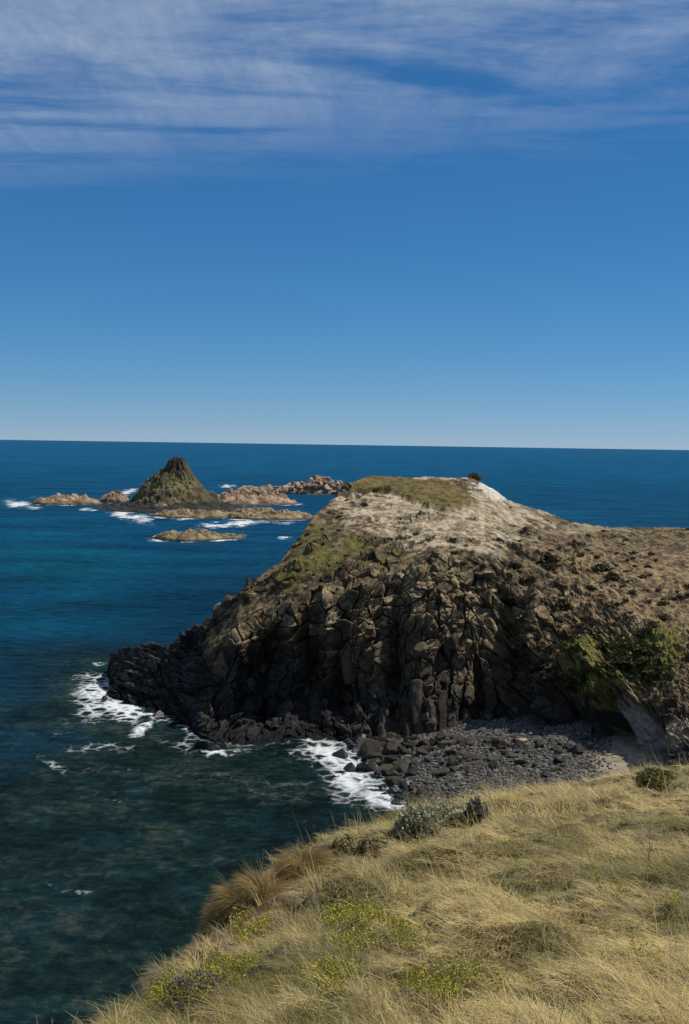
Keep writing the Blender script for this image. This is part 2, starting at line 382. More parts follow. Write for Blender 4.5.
# ---- colours
n1 = fbm(S_ * .45, arc * .4, o=5, s=80); n2 = fbm(S_ * 1.7, arc * 1.5, o=4, s=81); n3 = fbm(S_ * .9, arc * .18, o=4, s=82)
rock = lerp(A(.034, .028, .021), A(.098, .077, .050), np.clip(cid * .7 + .3 * cid2 + .4 * n2, 0, 1))
brown = lerp(A(.155, .115, .060), A(.32, .245, .135), sst(-.4, .4, n2))
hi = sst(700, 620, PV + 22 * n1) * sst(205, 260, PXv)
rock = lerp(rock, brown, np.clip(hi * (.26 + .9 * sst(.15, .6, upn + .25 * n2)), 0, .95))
basalt_shade = np.maximum(np.maximum(sst(690, 720, PV + 10 * n1), plat), .75 * sst(350, 290, PXv) * sst(632, 662, PV + 16 * n1))  # near-black basalt, plus shade of the left wall painted into the rock colour
rock = lerp(rock, lerp(A(.017, .017, .017), A(.050, .046, .042), np.clip(cid3 + .3 * n2, 0, 1)), basalt_shade * .9)
wet = sst(1.2, .3, P[..., 2]); rock = lerp(rock, A(.008, .008, .009), wet * sst(520, 470, PXv))
rock = rock * (1 + .45 * np.clip(n3 * 1.6, -1, 1))[..., None]
# upper slope
pale = lerp(A(.22, .172, .108), A(.46, .375, .26), sst(-.35, .35, n2 + .5 * fbm(S_ * 4, arc * 3, o=3, s=83)))
scrub = lerp(A(.055, .040, .020), A(.21, .152, .080), sst(-.35, .35, n2 + .5 * fbm(S_ * 4, arc * 3, o=3, s=84)))
olive = lerp(A(.075, .068, .018), A(.14, .12, .03), sst(-.5, .5, n2))
s_pale = blob(PXv, PV, 392, 512, 42, 14) * 1.3 + blob(PXv, PV, 470, 520, 62, 14) * 1.25 + blob(PXv, PV, 500, 498, 30, 12) * 1.4 + blob(PXv, PV, 440, 476, 40, 4) * 1.2 + blob(PXv, PV, 345, 500, 30, 8) * .6 + blob(PXv, PV, 600, 529, 26, 5) * 1.3 + blob(PXv, PV, 450, 540, 90, 14) * .65 + blob(PXv, PV, 535, 512, 40, 6) * .7
top = lerp(scrub, pale, sst(.26, .8, s_pale * 1.1 + .6 * n1 + .55 * n2))
s_ol = (blob(PXv, PV, 322, 548, 32, 26) + .7 * blob(PXv, PV, 290, 585, 30, 20) + .8 * blob(PXv, PV, 375, 545, 22, 12) + .6 * blob(PXv, PV, 400, 565, 30, 14))
top = lerp(top, olive, sst(.3, .8, s_ol + .8 * n1 + .3 * n2 - .1))
white = blob(PXv, PV, 493, 493, 19, 7, .5) * 1.3
top = lerp(top, A(.55, .51, .44), sst(.55, .8, white + .8 * n2 + .3 * fbm(S_ * 5, arc * 4, o=3, s=92)))
tanr = blob(PXv, PV, 600, 530, 36, 6); top = lerp(top, A(.30, .23, .14), sst(.3, .9, tanr + .2 * n2))
top = lerp(top, lerp(A(.085, .066, .018), A(.17, .125, .040), sst(-.4, .4, n2 + .5 * fbm(S_ * 4, arc * 3, o=3, s=90))), turf)
patch = sst(.12, .4, fbm(S_ * .55 + 7, arc * .5, o=4, s=93)) * sst(3.2, 3.6, TV) * (1 - turf)
top = lerp(top, lerp(A(.07, .058, .02), A(.16, .125, .05), sst(-.4, .4, n2)), patch * .55 * (1 - np.clip(white, 0, 1)))
tm = np.clip(sst(2.75, 3.35, TV + .35 * n1) - .8 * outc * sst(.5, .2, upn) - .75 * outc2 * sst(.75, .4, upn), 0, 1) * (1 - plat)
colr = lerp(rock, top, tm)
# right slope: brown scrub with green hanging plants and the sandy gully
grn = blob(PXv, PV, 592, 672, 24, 34) * 1.2 + blob(PXv, PV, 640, 665, 34, 22) + blob(PXv, PV, 665, 640, 30, 20) * .7
rs = lerp(A(.074, .050, .026), A(.30, .212, .110), sst(-.45, .45, n2 + .4 * n1 + .7 * fbm(S_ * 3.5, arc * 3, o=3, s=85)))
colr = lerp(colr, rs, right * sst(1.6, 2.3, TV + .3 * n1) * sst(4.9, 4.2, TV) * .85)
colr = lerp(colr, lerp(A(.06, .065, .012), A(.20, .18, .035), sst(-.4, .5, n2 + .5 * fbm(S_ * 4, arc * 4, o=2, s=86))), right * sst(.35, .7, grn + .6 * n2) * .85)
sandc = lerp(A(.24, .215, .18), A(.36, .325, .275), sst(-.3, .4, n1))
colr = lerp(colr, sandc, sst(.25, .6, SANDM + .25 * n1))
ledge = np.clip(blob(PXv, PV, 674, 738, 24, 13, -.3) * 1.4 + blob(PXv, PV, 600, 758, 26, 10) * 1.2 + .8 * blob(PXv, PV, 556, 745, 24, 7), 0, 1)
colr = lerp(colr, lerp(A(.15, .115, .075), A(.36, .295, .205), sst(-.4, .4, n2 + .5 * n1)), sst(.3, .7, ledge + .3 * n2))
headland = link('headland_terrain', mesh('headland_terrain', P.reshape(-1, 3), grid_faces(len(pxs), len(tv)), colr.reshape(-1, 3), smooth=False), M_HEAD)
tag(headland, 'basalt headland with columned cliff and dry scrubby top across the cove', kind='structure')
def head_at(px, py):           # nearest headland vertex that is seen at this place of the cliff
    i = int(np.argmin(np.abs(pxs - px))); j = int(np.argmin(np.abs(PV[i] - py))); return P[i, j], nn[i, j]

# ------------------------------------------------------------------ rocks
def boulder_mesh(name, seed, sub=4, planes=11, squash=(1, 1, .75), rough=.02):
    r = np.random.default_rng(seed); V, Fc = ICO[sub]
    n = r.normal(size=(planes, 3)); n /= np.linalg.norm(n, axis=1, keepdims=True); d = r.uniform(.62, .95, planes)
    dots = V @ n.T
    rad = np.min(np.where(dots > .05, d / np.maximum(dots, .05), 9), 1); rad = np.minimum(rad, 1.25)
    V2 = V * rad[:, None] * np.array(squash)
    V2 = V2 * (1 + rough * fbm(V[:, 0] * 2.2 + seed, V[:, 1] * 2.2, V[:, 2] * 2.2, o=3, s=seed))[:, None]
    return mesh(name, V2, Fc, smooth=False)
BOULD = [boulder_mesh('boulder', 100 + k) for k in range(9)]
for b in BOULD: b.materials.append(M_BASALT)
BOULD_WET = [boulder_mesh('wet_boulder', 140 + k) for k in range(4)]
for b in BOULD_WET: b.materials.append(M_BASALT_WET)
def place_rock(name, me, x, y, z, s, tilt=.5, sx=1, sy=1, sz=1, parent=None):
    o = bpy.data.objects.new(name, me); COL.objects.link(o)
    o.location = (x, y, z); o.scale = (s * sx, s * sy, s * sz)
    o.rotation_euler = (random.uniform(-tilt, tilt), random.uniform(-tilt, tilt), random.uniform(0, 6.28))
    if parent: o.parent = parent
    return o
# basalt columns and blocks standing out of the cliff (parts of the headland)
def column_mesh(seed, hgt, r0):
    r = np.random.default_rng(seed); nu, nv = 28, int(hgt / .16) + 2
    th = np.linspace(0, 2 * math.pi, nu, endpoint=False); h = np.linspace(0, hgt, nv)
    TH, HH = np.meshgrid(th, h, indexing='ij')
    sides = 6; ph = r.uniform(0, 1)
    poly = math.cos(math.pi / sides) / np.cos(((TH + ph) % (2 * math.pi / sides)) - math.pi / sides)
    seg = (HH / 1.25 + r.uniform(0, 1)); sf = np.abs((seg % 1) - .5) * 2; sid = np.floor(seg)
    R = r0 * (.85 * poly + .15) * (1.02 - .10 * sst(.88, 1.0, sf)) * (1 + .10 * (_h(sid, sid * 0, sid * 0, seed) - .5))
    R *= (1 + .20 * fbm(np.cos(TH) * 1.3 + seed, np.sin(TH) * 1.3, HH * 1.1, o=4, s=seed))
    R *= np.where(HH > hgt - .05, 0.0, 1) * (1 - .25 * sst(hgt - .35, hgt, HH))
    lx = .25 * (_h(sid, sid * 0 + 1, sid * 0, seed) - .5)
    V = np.stack([R * np.cos(TH) + lx, R * np.sin(TH), HH], -1)
    return mesh('basalt_column', V.reshape(-1, 3), grid_faces(nu, nv, True), smooth=False)
for k, (px, pt, pb, wpx) in enumerate([(385, 712, 742, 11), (396, 698, 743, 10), (409, 704, 744, 13), (421, 690, 745, 13), (431, 708, 744, 10), (441, 696, 742, 13), (452, 711, 742, 12), (466, 706, 741, 12), (350, 722, 742, 12)]):
    pb3, _ = head_at(px, pb); ptop, _ = head_at(px, pt); r0 = wpx * .5 * pb3[1] / F * 1.1
    ax = Vector(ptop - pb3); hgt = max(ax.length + .7, 1.5)
    o = link('basalt_column', column_mesh(300 + k, hgt, r0), M_COLUMN, headland)
    o.location = Vector(pb3) - ax.normalized() * .7 + Vector((0, r0 * .15, 0))
    o.rotation_euler = ax.to_track_quat('Z', 'Y').to_euler()
blk = [(449, 650, 15, 20), (352, 668, 18, 26), (372, 660, 12, 14), (425, 660, 14, 16)]
for _ in range(34):
    px = random.uniform(225, 545); py = random.uniform(655, 728)
    blk.append((px, py, random.uniform(7, 12), random.uniform(7, 13)))
CB = [boulder_mesh('basalt_block', 500 + k, planes=9, squash=(1, .9, 1), rough=.02) for k in range(8)]
for b in CB: b.materials.append(M_COLUMN)
for k, (px, py, w, h) in enumerate(blk[:82]):
    p, n = head_at(px, py); s = p[1] / F * .5
    o = place_rock('basalt_block', CB[k % 8], *(p - n * s * w * .25), s * 1.15, .25, w, w * .9, h, headland)

# shore boulders: things of their own
SHORE_LABEL = 'dark angular basalt boulder among the many strewn along the cove shore'
def shore(px, py, z, s, wet=False, label=SHORE_LABEL, group='dark boulders strewn along the cove shore', me=None):
    p = on_z(px, py, z)
    zz = max(beach_z(p[0], p[1]), -.5) if me is None else z
    p = on_z(px, py, float(zz)); zz = float(max(beach_z(p[0], p[1]), -.35))
    k = random.randrange(9)
    me = me or (BOULD_WET[k % 4] if wet else BOULD[k])
    o = place_rock('shore_boulder', me, p[0], p[1], zz + s * .15, s, .5, random.uniform(.8, 1.25), random.uniform(.8, 1.2), random.uniform(.8, 1.2))
    return tag(o, label, 'boulder', group)
shore(341, 761, 0, 1.05, True, 'large wet black boulder standing apart in the white wash', None)
shore(352, 776, 0, .95, True, 'rounded wet boulder in the foam just inshore of the outlying one', None)
shore(366, 773, 0, 1.0, True, 'broad dark boulder at the edge of the foam beside the boulder heap', None)
shore(369, 755, .2, 1.3, False, 'biggest dark boulder of the heap at the cliff foot by the foam', None)
shore(392, 753, .3, 1.15, False, 'large block of dark basalt lying under the basalt columns', None)
o = shore(521, 748, 2, .45, False, 'pale orange boulder lying on the grey pebbles under the cliff', None, boulder_mesh('pale_boulder', 77)); o.data.materials.append(M_PALE)
cnt = 0; tries = 0
while cnt < 240 and tries < 8000:
    tries += 1
    px = 345 + 215 * random.random() ** 1.7; py = random.uniform(738, 812)
    t = (px - 345) / 215
    if py > 815 - max(0, px - 415) * .2: continue
    shore_x = np.interp(py, [740, 775, 805], [352, 372, 400])
    if px < shore_x - 4: continue
    dens = math.exp(-((py - 752) / 18) ** 2) * (1 - .4 * t) + .55 * math.exp(-((px - shore_x - 18) / 34) ** 2)
    if random.random() > dens: continue
    s = random.choice([.26, .32, .38, .45, .55, .66, .85]) * (1.0 - .5 * t)
    shore(px, py, 1, s, px < shore_x + 8); cnt += 1
for _ in range(34):
    px = random.uniform(430, 585); shore(px, np.interp(px, [430, 510, 585], [744, 741, 752]) + random.uniform(-4, 5), 2, random.choice([.25, .3, .4, .55, .7]))
for _ in range(22):
    shore(random.uniform(372, 412), random.uniform(778, 806), 0, random.uniform(.25, .5), True)
for px, py, s in [(205, 747, .9), (213, 750, .6), (222, 748, .8), (116, 668, .6), (108, 672, .5), (114, 690, .7), (104, 700, .5), (150, 712, .6), (160, 716, .7)]:
    o = place_rock('shore_boulder', random.choice(BOULD_WET), *on_z(px, py, 0), s); tag(o, 'wet black rock awash at the seaward edge of the lava platform', 'boulder', 'wet rocks awash round the lava platform')

# pebbles of the beach: nobody could count them
def pebbles(n):
    V, Fc = ICO[2]; Vs = []; Fs = []; k = 0
    V8 = [np.array(b.vertices[0].co) for b in []]
    import bmesh
    bm = bmesh.new(); bmesh.ops.create_icosphere(bm, subdivisions=1, radius=1); v0 = np.array([v.co[:] for v in bm.verts]); f0 = np.array([[v.index for v in f.verts] for f in bm.faces]); bm.free()
    x = RNG.uniform(2, 40, n * 3); y = RNG.uniform(58, 102, n * 3)
    z = beach_z(x, y); px, py = project(np.stack([x, y, z], 1))
    ok = (z > .25) & (px < 596 + 20 * RNG.uniform(-1, 1, n * 3)) & (py > 715) & (px > 340)
    x, y, z = x[ok][:n], y[ok][:n], z[ok][:n]; n = len(x)
    s = np.clip(RNG.lognormal(-2.4, .45, n), .05, .3)
    sc = s[:, None, None] * RNG.uniform(.65, 1.2, (n, 1, 3)) * (1 + RNG.uniform(-.22, .22, (n, len(v0), 1)))
    a = RNG.uniform(0, 6.28, n); ca, sa = np.cos(a)[:, None], np.sin(a)[:, None]
    q = v0[None] * sc; q = np.stack([q[..., 0] * ca - q[..., 1] * sa, q[..., 0] * sa + q[..., 1] * ca, q[..., 2] * .7], -1)
    q += np.stack([x, y, z + s * .2], 1)[:, None]
    Fq = (f0[None] + (np.arange(n) * len(v0))[:, None, None]).reshape(-1, 3)
    c = np.repeat(lerp(A(.05, .047, .043), A(.21, .20, .18), RNG.uniform(0, 1, n) ** 1.3), len(v0), 0)
    br = np.repeat(RNG.uniform(0, 1, n) < .06, len(v0)); c[br] = A(.22, .17, .11)
    return mesh('pebbles', q.reshape(-1, 3), Fq, c, smooth=False)
pb = link('pebbles', pebbles(34000), M_HILL); tag(pb, 'grey sea worn pebbles and cobbles covering the cove beach', kind='stuff')

# ------------------------------------------------------------------ sea stack and reefs
def local_mound(name, cx, cy, rx, ry, prof, mat, colour, n=150, seed=0, zmin=-2.0, parent=None, rot=0.0):
    th = np.linspace(0, 2 * math.pi, n, endpoint=False); r = np.linspace(0, 1, int(n * .6)) ** .8
    TH, RR = np.meshgrid(th, r, indexing='ij')
    x = RR * np.cos(TH); y = RR * np.sin(TH)
    wob = 1 + .22 * fbm(np.cos(TH) * 1.6 + seed, np.sin(TH) * 1.6, o=3, s=seed)
    X = x * rx * wob; Y_ = y * ry * wob
    Z = prof(RR, TH, X, Y_)
    c_, s_ = math.cos(rot), math.sin(rot)
    V = np.stack([cx + X * c_ - Y_ * s_, cy + X * s_ + Y_ * c_, Z], -1)
    nz_ = normals(V)[..., 2]; nz_ = np.abs(nz_)
    o = link(name, mesh(name, V.reshape(-1, 3), grid_faces(n, len(r), True), colour(V, Z, nz_).reshape(-1, 3)), mat, parent)
    return o
def c_granite(V, Z, nz):
    a = fbm(V[..., 0] * .25, V[..., 1] * .25, Z * .4, o=4, s=5)
    c = lerp(A(.20, .125, .08), A(.40, .29, .19), sst(-.4, .4, a))
    c = lerp(c, A(.10, .075, .05), sst(1.6, .5, Z + a))
    return c
def c_ledge(V, Z, nz):
    a = fbm(V[..., 0] * .3, V[..., 1] * .3, Z * .4, o=4, s=6)
    c = lerp(A(.15, .115, .06), A(.33, .25, .14), sst(-.4, .4, a))
    return lerp(c, A(.06, .05, .03), sst(1.0, .2, Z + .6 * a))
def c_black(V, Z, nz):
    a = fbm(V[..., 0] * .5, V[..., 1] * .5, Z * .5, o=4, s=7)
    return lerp(A(.014, .014, .015), A(.045, .042, .04), sst(-.4, .4, a))
def p_lump(h, seed, f=.22, p=1.6):
    def g(RR, TH, X, Y_):
        a = fbm(X * f + seed, Y_ * f, o=5, s=seed); v1, v2, ci, _, _ = voro(X * f * 1.4 + seed, Y_ * f * 1.4, s=seed)
        body = h * (.35 + .75 * np.clip(.5 + a, 0, 1.3) + .35 * (ci - .5) - .25 * (1 - sst(0, .2, v2 - v1)))
        return body * np.clip(1 - RR ** p, 0, 1) ** .6 - 1.5 * sst(.8, 1, RR) - .2
    return g
# pyramid stack: silhouette-driven cone
stack_root = bpy.data.objects.new('sea_stack', None); COL.objects.link(stack_root)
D0 = 470.0; sc_ = D0 / F
pc = on_z(176, 507.5, 0); cx0 = pc[0]; cy0 = pc[1]
stack_root.location = (0, 0, 0)
tag(stack_root, 'pyramid shaped dark rock stack with olive slopes rising from the sea', 'sea stack')
zb = lambda py: (507.5 - py) * pc[1] / F
prof_l = np.array([(-52, 507), (-43, 498), (-35, 489), (-28, 482), (-20, 476), (-12, 470), (-9, 464), (-6, 458), (0, 457)], float)
prof_r = np.array([(0, 457), (2, 457.5), (8, 462), (12, 467), (17, 474), (25, 484), (31, 491), (43, 499), (54, 507)], float)
def p_peak(RR, TH, X, Y_):
    ax = np.abs(np.hypot(X, Y_)); rpx = ax / (pc[1] / F)
    zl = zb(np.interp(rpx, -prof_l[::-1, 0], prof_l[::-1, 1])); zr = zb(np.interp(rpx, prof_r[:, 0], prof_r[:, 1]))
    t = .5 + .5 * np.cos(TH); Z = zl * (1 - t) + zr * t
    rid = np.abs(fbm(np.cos(TH) * 5, np.sin(TH) * 5, Z * .05, o=3, s=91)); v1, v2, ci, _, _ = voro(TH * 5.0, Z * .22, s=92)
    Z = Z * (1 - .0 * rid) + 3.4 * fbm(X * .22 + 3, Y_ * .22, o=6, s=93, g=.58) * sst(0, 3, ax) - .7 * rid * sst(11, 16, Z) * sst(0, 3, ax) + .9 * fbm(X * .6, Y_ * .6, o=4, s=191) + sst(11, 16, Z) * (1.3 * (ci - .5) - .5 * (1 - sst(0, .25, v2 - v1))) * sst(0, 1.5, ax)
    return Z - 3 * sst(.9, 1, RR)
def c_peak(V, Z, nz):
    a = fbm(V[..., 0] * .2, V[..., 1] * .2, Z * .2, o=5, s=94)
    c = lerp(A(.10, .088, .038), A(.20, .165, .075), sst(-.4, .4, a))
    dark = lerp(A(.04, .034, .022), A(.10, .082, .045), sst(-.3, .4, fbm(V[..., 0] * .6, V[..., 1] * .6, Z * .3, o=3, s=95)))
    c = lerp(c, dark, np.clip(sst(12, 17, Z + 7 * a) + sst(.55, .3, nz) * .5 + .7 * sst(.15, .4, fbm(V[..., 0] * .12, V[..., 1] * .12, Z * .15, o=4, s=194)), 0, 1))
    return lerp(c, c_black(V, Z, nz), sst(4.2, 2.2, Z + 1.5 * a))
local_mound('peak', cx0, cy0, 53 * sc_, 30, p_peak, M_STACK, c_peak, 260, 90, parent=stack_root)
def p_shelf(RR, TH, X, Y_):
    a = fbm(X * .35, Y_ * .35, o=5, s=96); v1, v2, ci, _, _ = voro(X * .45, Y_ * .45, s=97)
    return (2.6 + 1.6 * a + 1.0 * (ci - .5) - .6 * (1 - sst(0, .2, v2 - v1))) * np.clip(1 - RR ** 3, 0, 1) - 1.5 * sst(.85, 1, RR)
ps = on_z(178, 509, 0)
local_mound('lava_shelf', ps[0] - 2, ps[1] + 2, 84 * sc_, 36, p_shelf, M_STACK, c_black, 220, 98, parent=stack_root)
pr = on_z(163, 506, 1)
local_mound('granite_outcrop', pr[0] + 2, pr[1] - 20, 4.5, 5, p_lump(4.5, 12, .3), M_STACK, c_granite, 60, 99, parent=stack_root)
RINGS = []
def reef(px0, px1, pyb, hpx, depth, colour, label, seed, p=1.6, f=.22, cat='reef', name='rock_reef'):
    b = on_z((px0 + px1) / 2, pyb, 0); s = b[1] / F
    cy = b[1] + depth
    w = (px1 - px0) / 2 * (cy / F)
    o = local_mound(name, b[0] * cy / b[1], cy, w, depth, p_lump(hpx * s, seed, f, p), M_STACK, colour, 150, seed)
    RINGS.append((b[0] * cy / b[1], cy, w, depth, seed)); return tag(o, label, cat)
reef(24, 102, 505.5, 9.5, 16, c_granite, 'long low orange granite islet standing alone at the seaward side of the stack', 201)
reef(96, 132, 503, 11, 9, c_granite, 'small rounded pink granite rock touching the black shelf of the stack', 202, 2.4)
reef(190, 302, 505.5, 15, 22, c_granite, 'pink granite ridge sloping down from the stack toward the boulder islet', 203, 1.3)
reef(146, 242, 519, 7, 16, c_ledge, 'flat tan rock ledge just in front of the black shelf of the stack', 204, 2.4, .3)
reef(214, 324, 520.5, 9, 16, c_ledge, 'long tan ledge running from mid channel toward the headland slope', 205, 2.2, .3)
reef(148, 230, 542, 10, 13, c_ledge, 'low tan reef in open water nearest to the headland', 206, 2.0, .3)
reef(205, 250, 540, 4.5, 9, c_ledge, 'small wave washed tan reef with foam on its seaward end', 207, 2.0, .3)
reef(266, 288, 497, 5, 5, c_granite, 'small pink rock lying in the channel below the granite ridge', 208, 2.0, .35)
reef(228, 322, 492, 6, 16, c_granite, 'low pink granite shelf at the foot of the boulder islet', 209, 2.0, .25)
# islet of piled boulders
isl = bpy.data.objects.new('boulder_islet', None); COL.objects.link(isl); tag(isl, 'islet of piled angular pink granite boulders beyond the headland slope', 'islet')
GB = [boulder_mesh('boulder', 700 + k, planes=8, rough=.03, squash=(1, .8, .8)) for k in range(7)]
for b in GB: b.materials.append(M_GRANITE)
ib = on_z(312, 494.5, 0); si = ib[1] / F
local_mound('rock_base', ib[0], ib[1] + 14, 44 * si, 16, p_lump(13 * si, 33, .15, 1.6), M_STACK, c_granite, 120, 34, parent=isl)
random.seed(5)
for k in range(110):
    t = random.uniform(-1, 1); px = 312 + t * 40
    hmax = np.interp(px, [270, 285, 300, 312, 322, 332, 345, 355], [3, 7, 12, 18, 20, 17, 11, 5])
    q_ = random.uniform(0, 1) ** .6; dep = random.uniform(0, 24)
    zz = q_ ** .7 * hmax * si * .98 * (1 - .4 * abs(dep - 12) / 12)
    s = random.uniform(1.0, 2.7)
    place_rock('boulder', GB[k % 7], ib[0] + t * 40 * si, ib[1] + 2 + dep, zz, s, .6, random.uniform(.8, 1.7), 1, random.uniform(.7, 1.1), isl)

# ------------------------------------------------------------------ sea
ang = np.radians(np.concatenate([np.arange(-180, -45, 6), np.arange(-45, -24, .4), np.arange(-24, 24, .045), np.arange(24, 45, .4), np.arange(45, 180, 6)]))
rr = np.concatenate([np.linspace(3, 45, 20), np.arange(45.5, 135, .22), np.arange(135, 330, .9), np.arange(330, 700, 1.6), np.geomspace(702, 90000, 90)])
TH, RR = np.meshgrid(ang, rr, indexing='ij'); SX, SY = RR * np.sin(TH), RR * np.cos(TH)
SP = np.stack([SX, SY, 0 * SX], -1)
with np.errstate(divide='ignore', invalid='ignore'):
    spx, spy = project(SP.reshape(-1, 3) + A(0, 0, 0))
spx = np.where(SY.ravel() > 1, spx, -9999).reshape(SX.shape); spy = np.where(SY.ravel() > 1, spy, -9999).reshape(SX.shape)
FOAM = [(99, 690, 22, 18, .5, 1.05), (120, 708, 30, 11, .3, 1.1), (92, 702, 20, 24, .4, .85), (155, 711, 24, 9, .3, .9), (100, 748, 34, 6, 0, .55), (190, 745, 30, 9, .2, .6), (141, 730, 12, 4.5, -.55, 1.15), (150, 712, 10, 6, .3, .8), (110, 748, 12, 4, 0, .55), (90, 745, 20, 5, 0, .35),
        (200, 722, 14, 6, .2, .9), (185, 745, 20, 6, .3, .65), (212, 752, 24, 5, 0, .75), (60, 720, 18, 20, .9, .3), (240, 750, 20, 4, 0, .5), (300, 752, 26, 5, -.1, .6),
        (330, 752, 30, 14, 0, 1.0), (352, 775, 30, 20, .5, .95), (380, 795, 28, 15, .5, 1.0), (400, 803, 14, 6, .3, 1.0), (330, 765, 24, 8, .3, .6), (345, 800, 22, 8, .2, .3),
        (75, 892, 30, 4, .06, .3), (45, 885, 18, 3, .1, .25), (55, 765, 22, 5, .5, .35), (110, 800, 30, 4, .1, .2),
        (18, 504, 14, 3.5, .1, 1.2), (30, 507, 12, 2, .1, .7), (112, 497, 12, 2.5, -.3, 1.0), (128, 492, 9, 3, -.3, 1.0), (130, 516, 20, 5, .25, 1.3), (145, 520, 10, 3, .3, .9), (160, 540, 12, 1.8, 0, .9),
        (232, 524, 30, 3, -.06, 1.25), (250, 506, 14, 2.5, -.2, .8), (235, 537, 10, 3, -.1, .8), (228, 486, 8, 1.8, 0, 1.1), (284, 523, 12, 1.6, 0, .7), (285, 538, 7, 1.5, 0, 1.0), (270, 500, 8, 2, -.2, .7), (62, 524, 8, 1.2, 0, .5), (182, 518, 16, 2, 0, .6), (300, 488, 10, 1.2, 0, .5), (35, 497, 10, 1.2, 0, .35)]
foam = np.zeros(SX.shape)
for fx, fy, a_, b_, ro, st in FOAM: foam = np.maximum(foam, st * blob(spx, spy, fx, fy, a_, b_, ro))
# distance to the headland's waterline
wl = P[:, np.searchsorted(tv, 1.0)][:, :2]; sel = (pxs > 100) & (pxs < 480); wl = wl[sel][::14]
dsh = np.where((SY > 50) & (SY < 175) & (np.abs(SX) < 95), 0, 1e3)
mk = dsh == 0; dsh[mk] = seg_dist(SX[mk], SY[mk], [tuple(p) for p in wl])
foam = np.maximum(foam, (.45 + .5 * vnoise(SX * .3, SY * .3, s=109)) * np.exp(-(dsh / 1.1) ** 2))
for rx_, ry_, rw_, rd_, sd_ in RINGS + [(ps[0] - 2, ps[1] + 2, 84 * sc_, 36, 5)]:
    q_ = np.hypot((SX - rx_) / (rw_ * .98), (SY - ry_) / (rd_ * .98))
    foam = np.maximum(foam, .95 * np.exp(-((q_ - 1) / .13) ** 2) * sst(.02, .4, fbm(SX * .07 + sd_, SY * .05, o=3, s=112)))
foam = np.where(RR > 250, foam * np.clip(.85 + 1.1 * fbm(SX * .16, SY * .07, o=4, s=113), 0, 1.35), foam)
fn = fbm(SX * .35, SY * .35, o=5, s=101); rid = 1 - np.abs(fbm(SX * .28, SY * .28, o=4, s=102)) * 2.2
cove = np.clip(sst(135, 84, SY + .5 * (-SX - 12) + 22 * fbm(SX * .05, SY * .05, o=4, s=114)) + .9 * np.exp(-(dsh / 14) ** 2), 0, 1)
lowf = cove * np.clip(-.06 + .30 * fbm(SX * .09, SY * .16, o=4, s=110), 0, .11)
foam_a = np.clip(foam * .66 + .32 * fn * sst(.03, .4, foam) * (1 + 1.2 * sst(200, 350, RR)), 0, .74 + .2 * sst(200, 350, RR))
foam_a = np.maximum(foam_a, lowf)
# bed: shallow reef shows dark and mottled through the water of the cove
mott = fbm(SX * .22, SY * .22, o=5, s=103); mot2 = fbm(SX * .8, SY * .8, o=3, s=104)
deep = lerp(A(.0012, .032, .068), A(.0040, .070, .155), np.clip(.55 * sst(100, 420, RR) + .45 * sst(400, 1500, RR) + .25 * fbm(SX * .012, SY * .006, o=4, s=105), 0, 1))
teal = blob(spx, spy, 60, 575, 90, 45) * .8 + blob(spx, spy, 40, 610, 60, 30) * .5
deep = lerp(deep, A(.002, .070, .115), np.clip(teal * (.6 + fbm(SX * .03, SY * .02, o=3, s=106)), 0, 1))
bed = lerp(A(.005, .013, .018), A(.022, .034, .026), sst(-.1, .5, mott + .5 * mot2))
wc = deep
green = blob(spx, spy, 245, 757, 30, 5); wc = lerp(wc, A(.03, .06, .03), green * .6)
# gentle swell and the small breaker
zz = .10 * fbm(SX * .12 + .05 * SY, SY * .28, o=3, s=107) * sst(45, 60, RR) * sst(650, 250, RR)
brk = blob(spx, spy, 141, 730, 12, 3.5, -.55); zz = zz + .4 * brk * (RR < 140)
zz += .12 * foam_a * fbm(SX * 1.1, SY * 1.1, o=3, s=108) * (RR < 140)
SP[..., 2] = zz
sea_me = mesh('sea', SP.reshape(-1, 3), grid_faces(len(ang), len(rr), True), wc.reshape(-1, 3), attrs={'foam': foam_a, 'bed': np.clip(cove * (1.0 + .25 * mott), 0, 1)})
mt, nt, b, out = new_mat('sea_water'); L = nt.links.new
g = N(nt, 'NewGeometry'); ca = N(nt, 'Attribute', attribute_name='Col'); fa = N(nt, 'Attribute', attribute_name='foam')
# distance from the old waves: chop at two scales, stretched across the wind
mp = N(nt, 'Mapping'); mp.inputs['Scale'].default_value = (.38, 1.0, 1.0); mp.inputs['Rotation'].default_value = (0, 0, .35); L(g.outputs['Position'], mp.inputs['Vector'])
w1 = N(nt, 'TexNoise', Scale=.75, Detail=7.0, Roughness=.68); L(mp.outputs[0], w1.inputs['Vector'])
w2 = N(nt, 'TexNoise', Scale=.06, Detail=6.0, Roughness=.6); L(mp.outputs[0], w2.inputs['Vector'])
ad = N(nt, 'Math', operation='MULTIPLY_ADD'); L(w2.outputs['Fac'], ad.inputs[0]); ad.inputs[1].default_value = 3.0; L(w1.outputs['Fac'], ad.inputs[2])
bp = N(nt, 'Bump', Strength=1.0, Distance=.9); L(ad.outputs[0], bp.inputs['Height'])
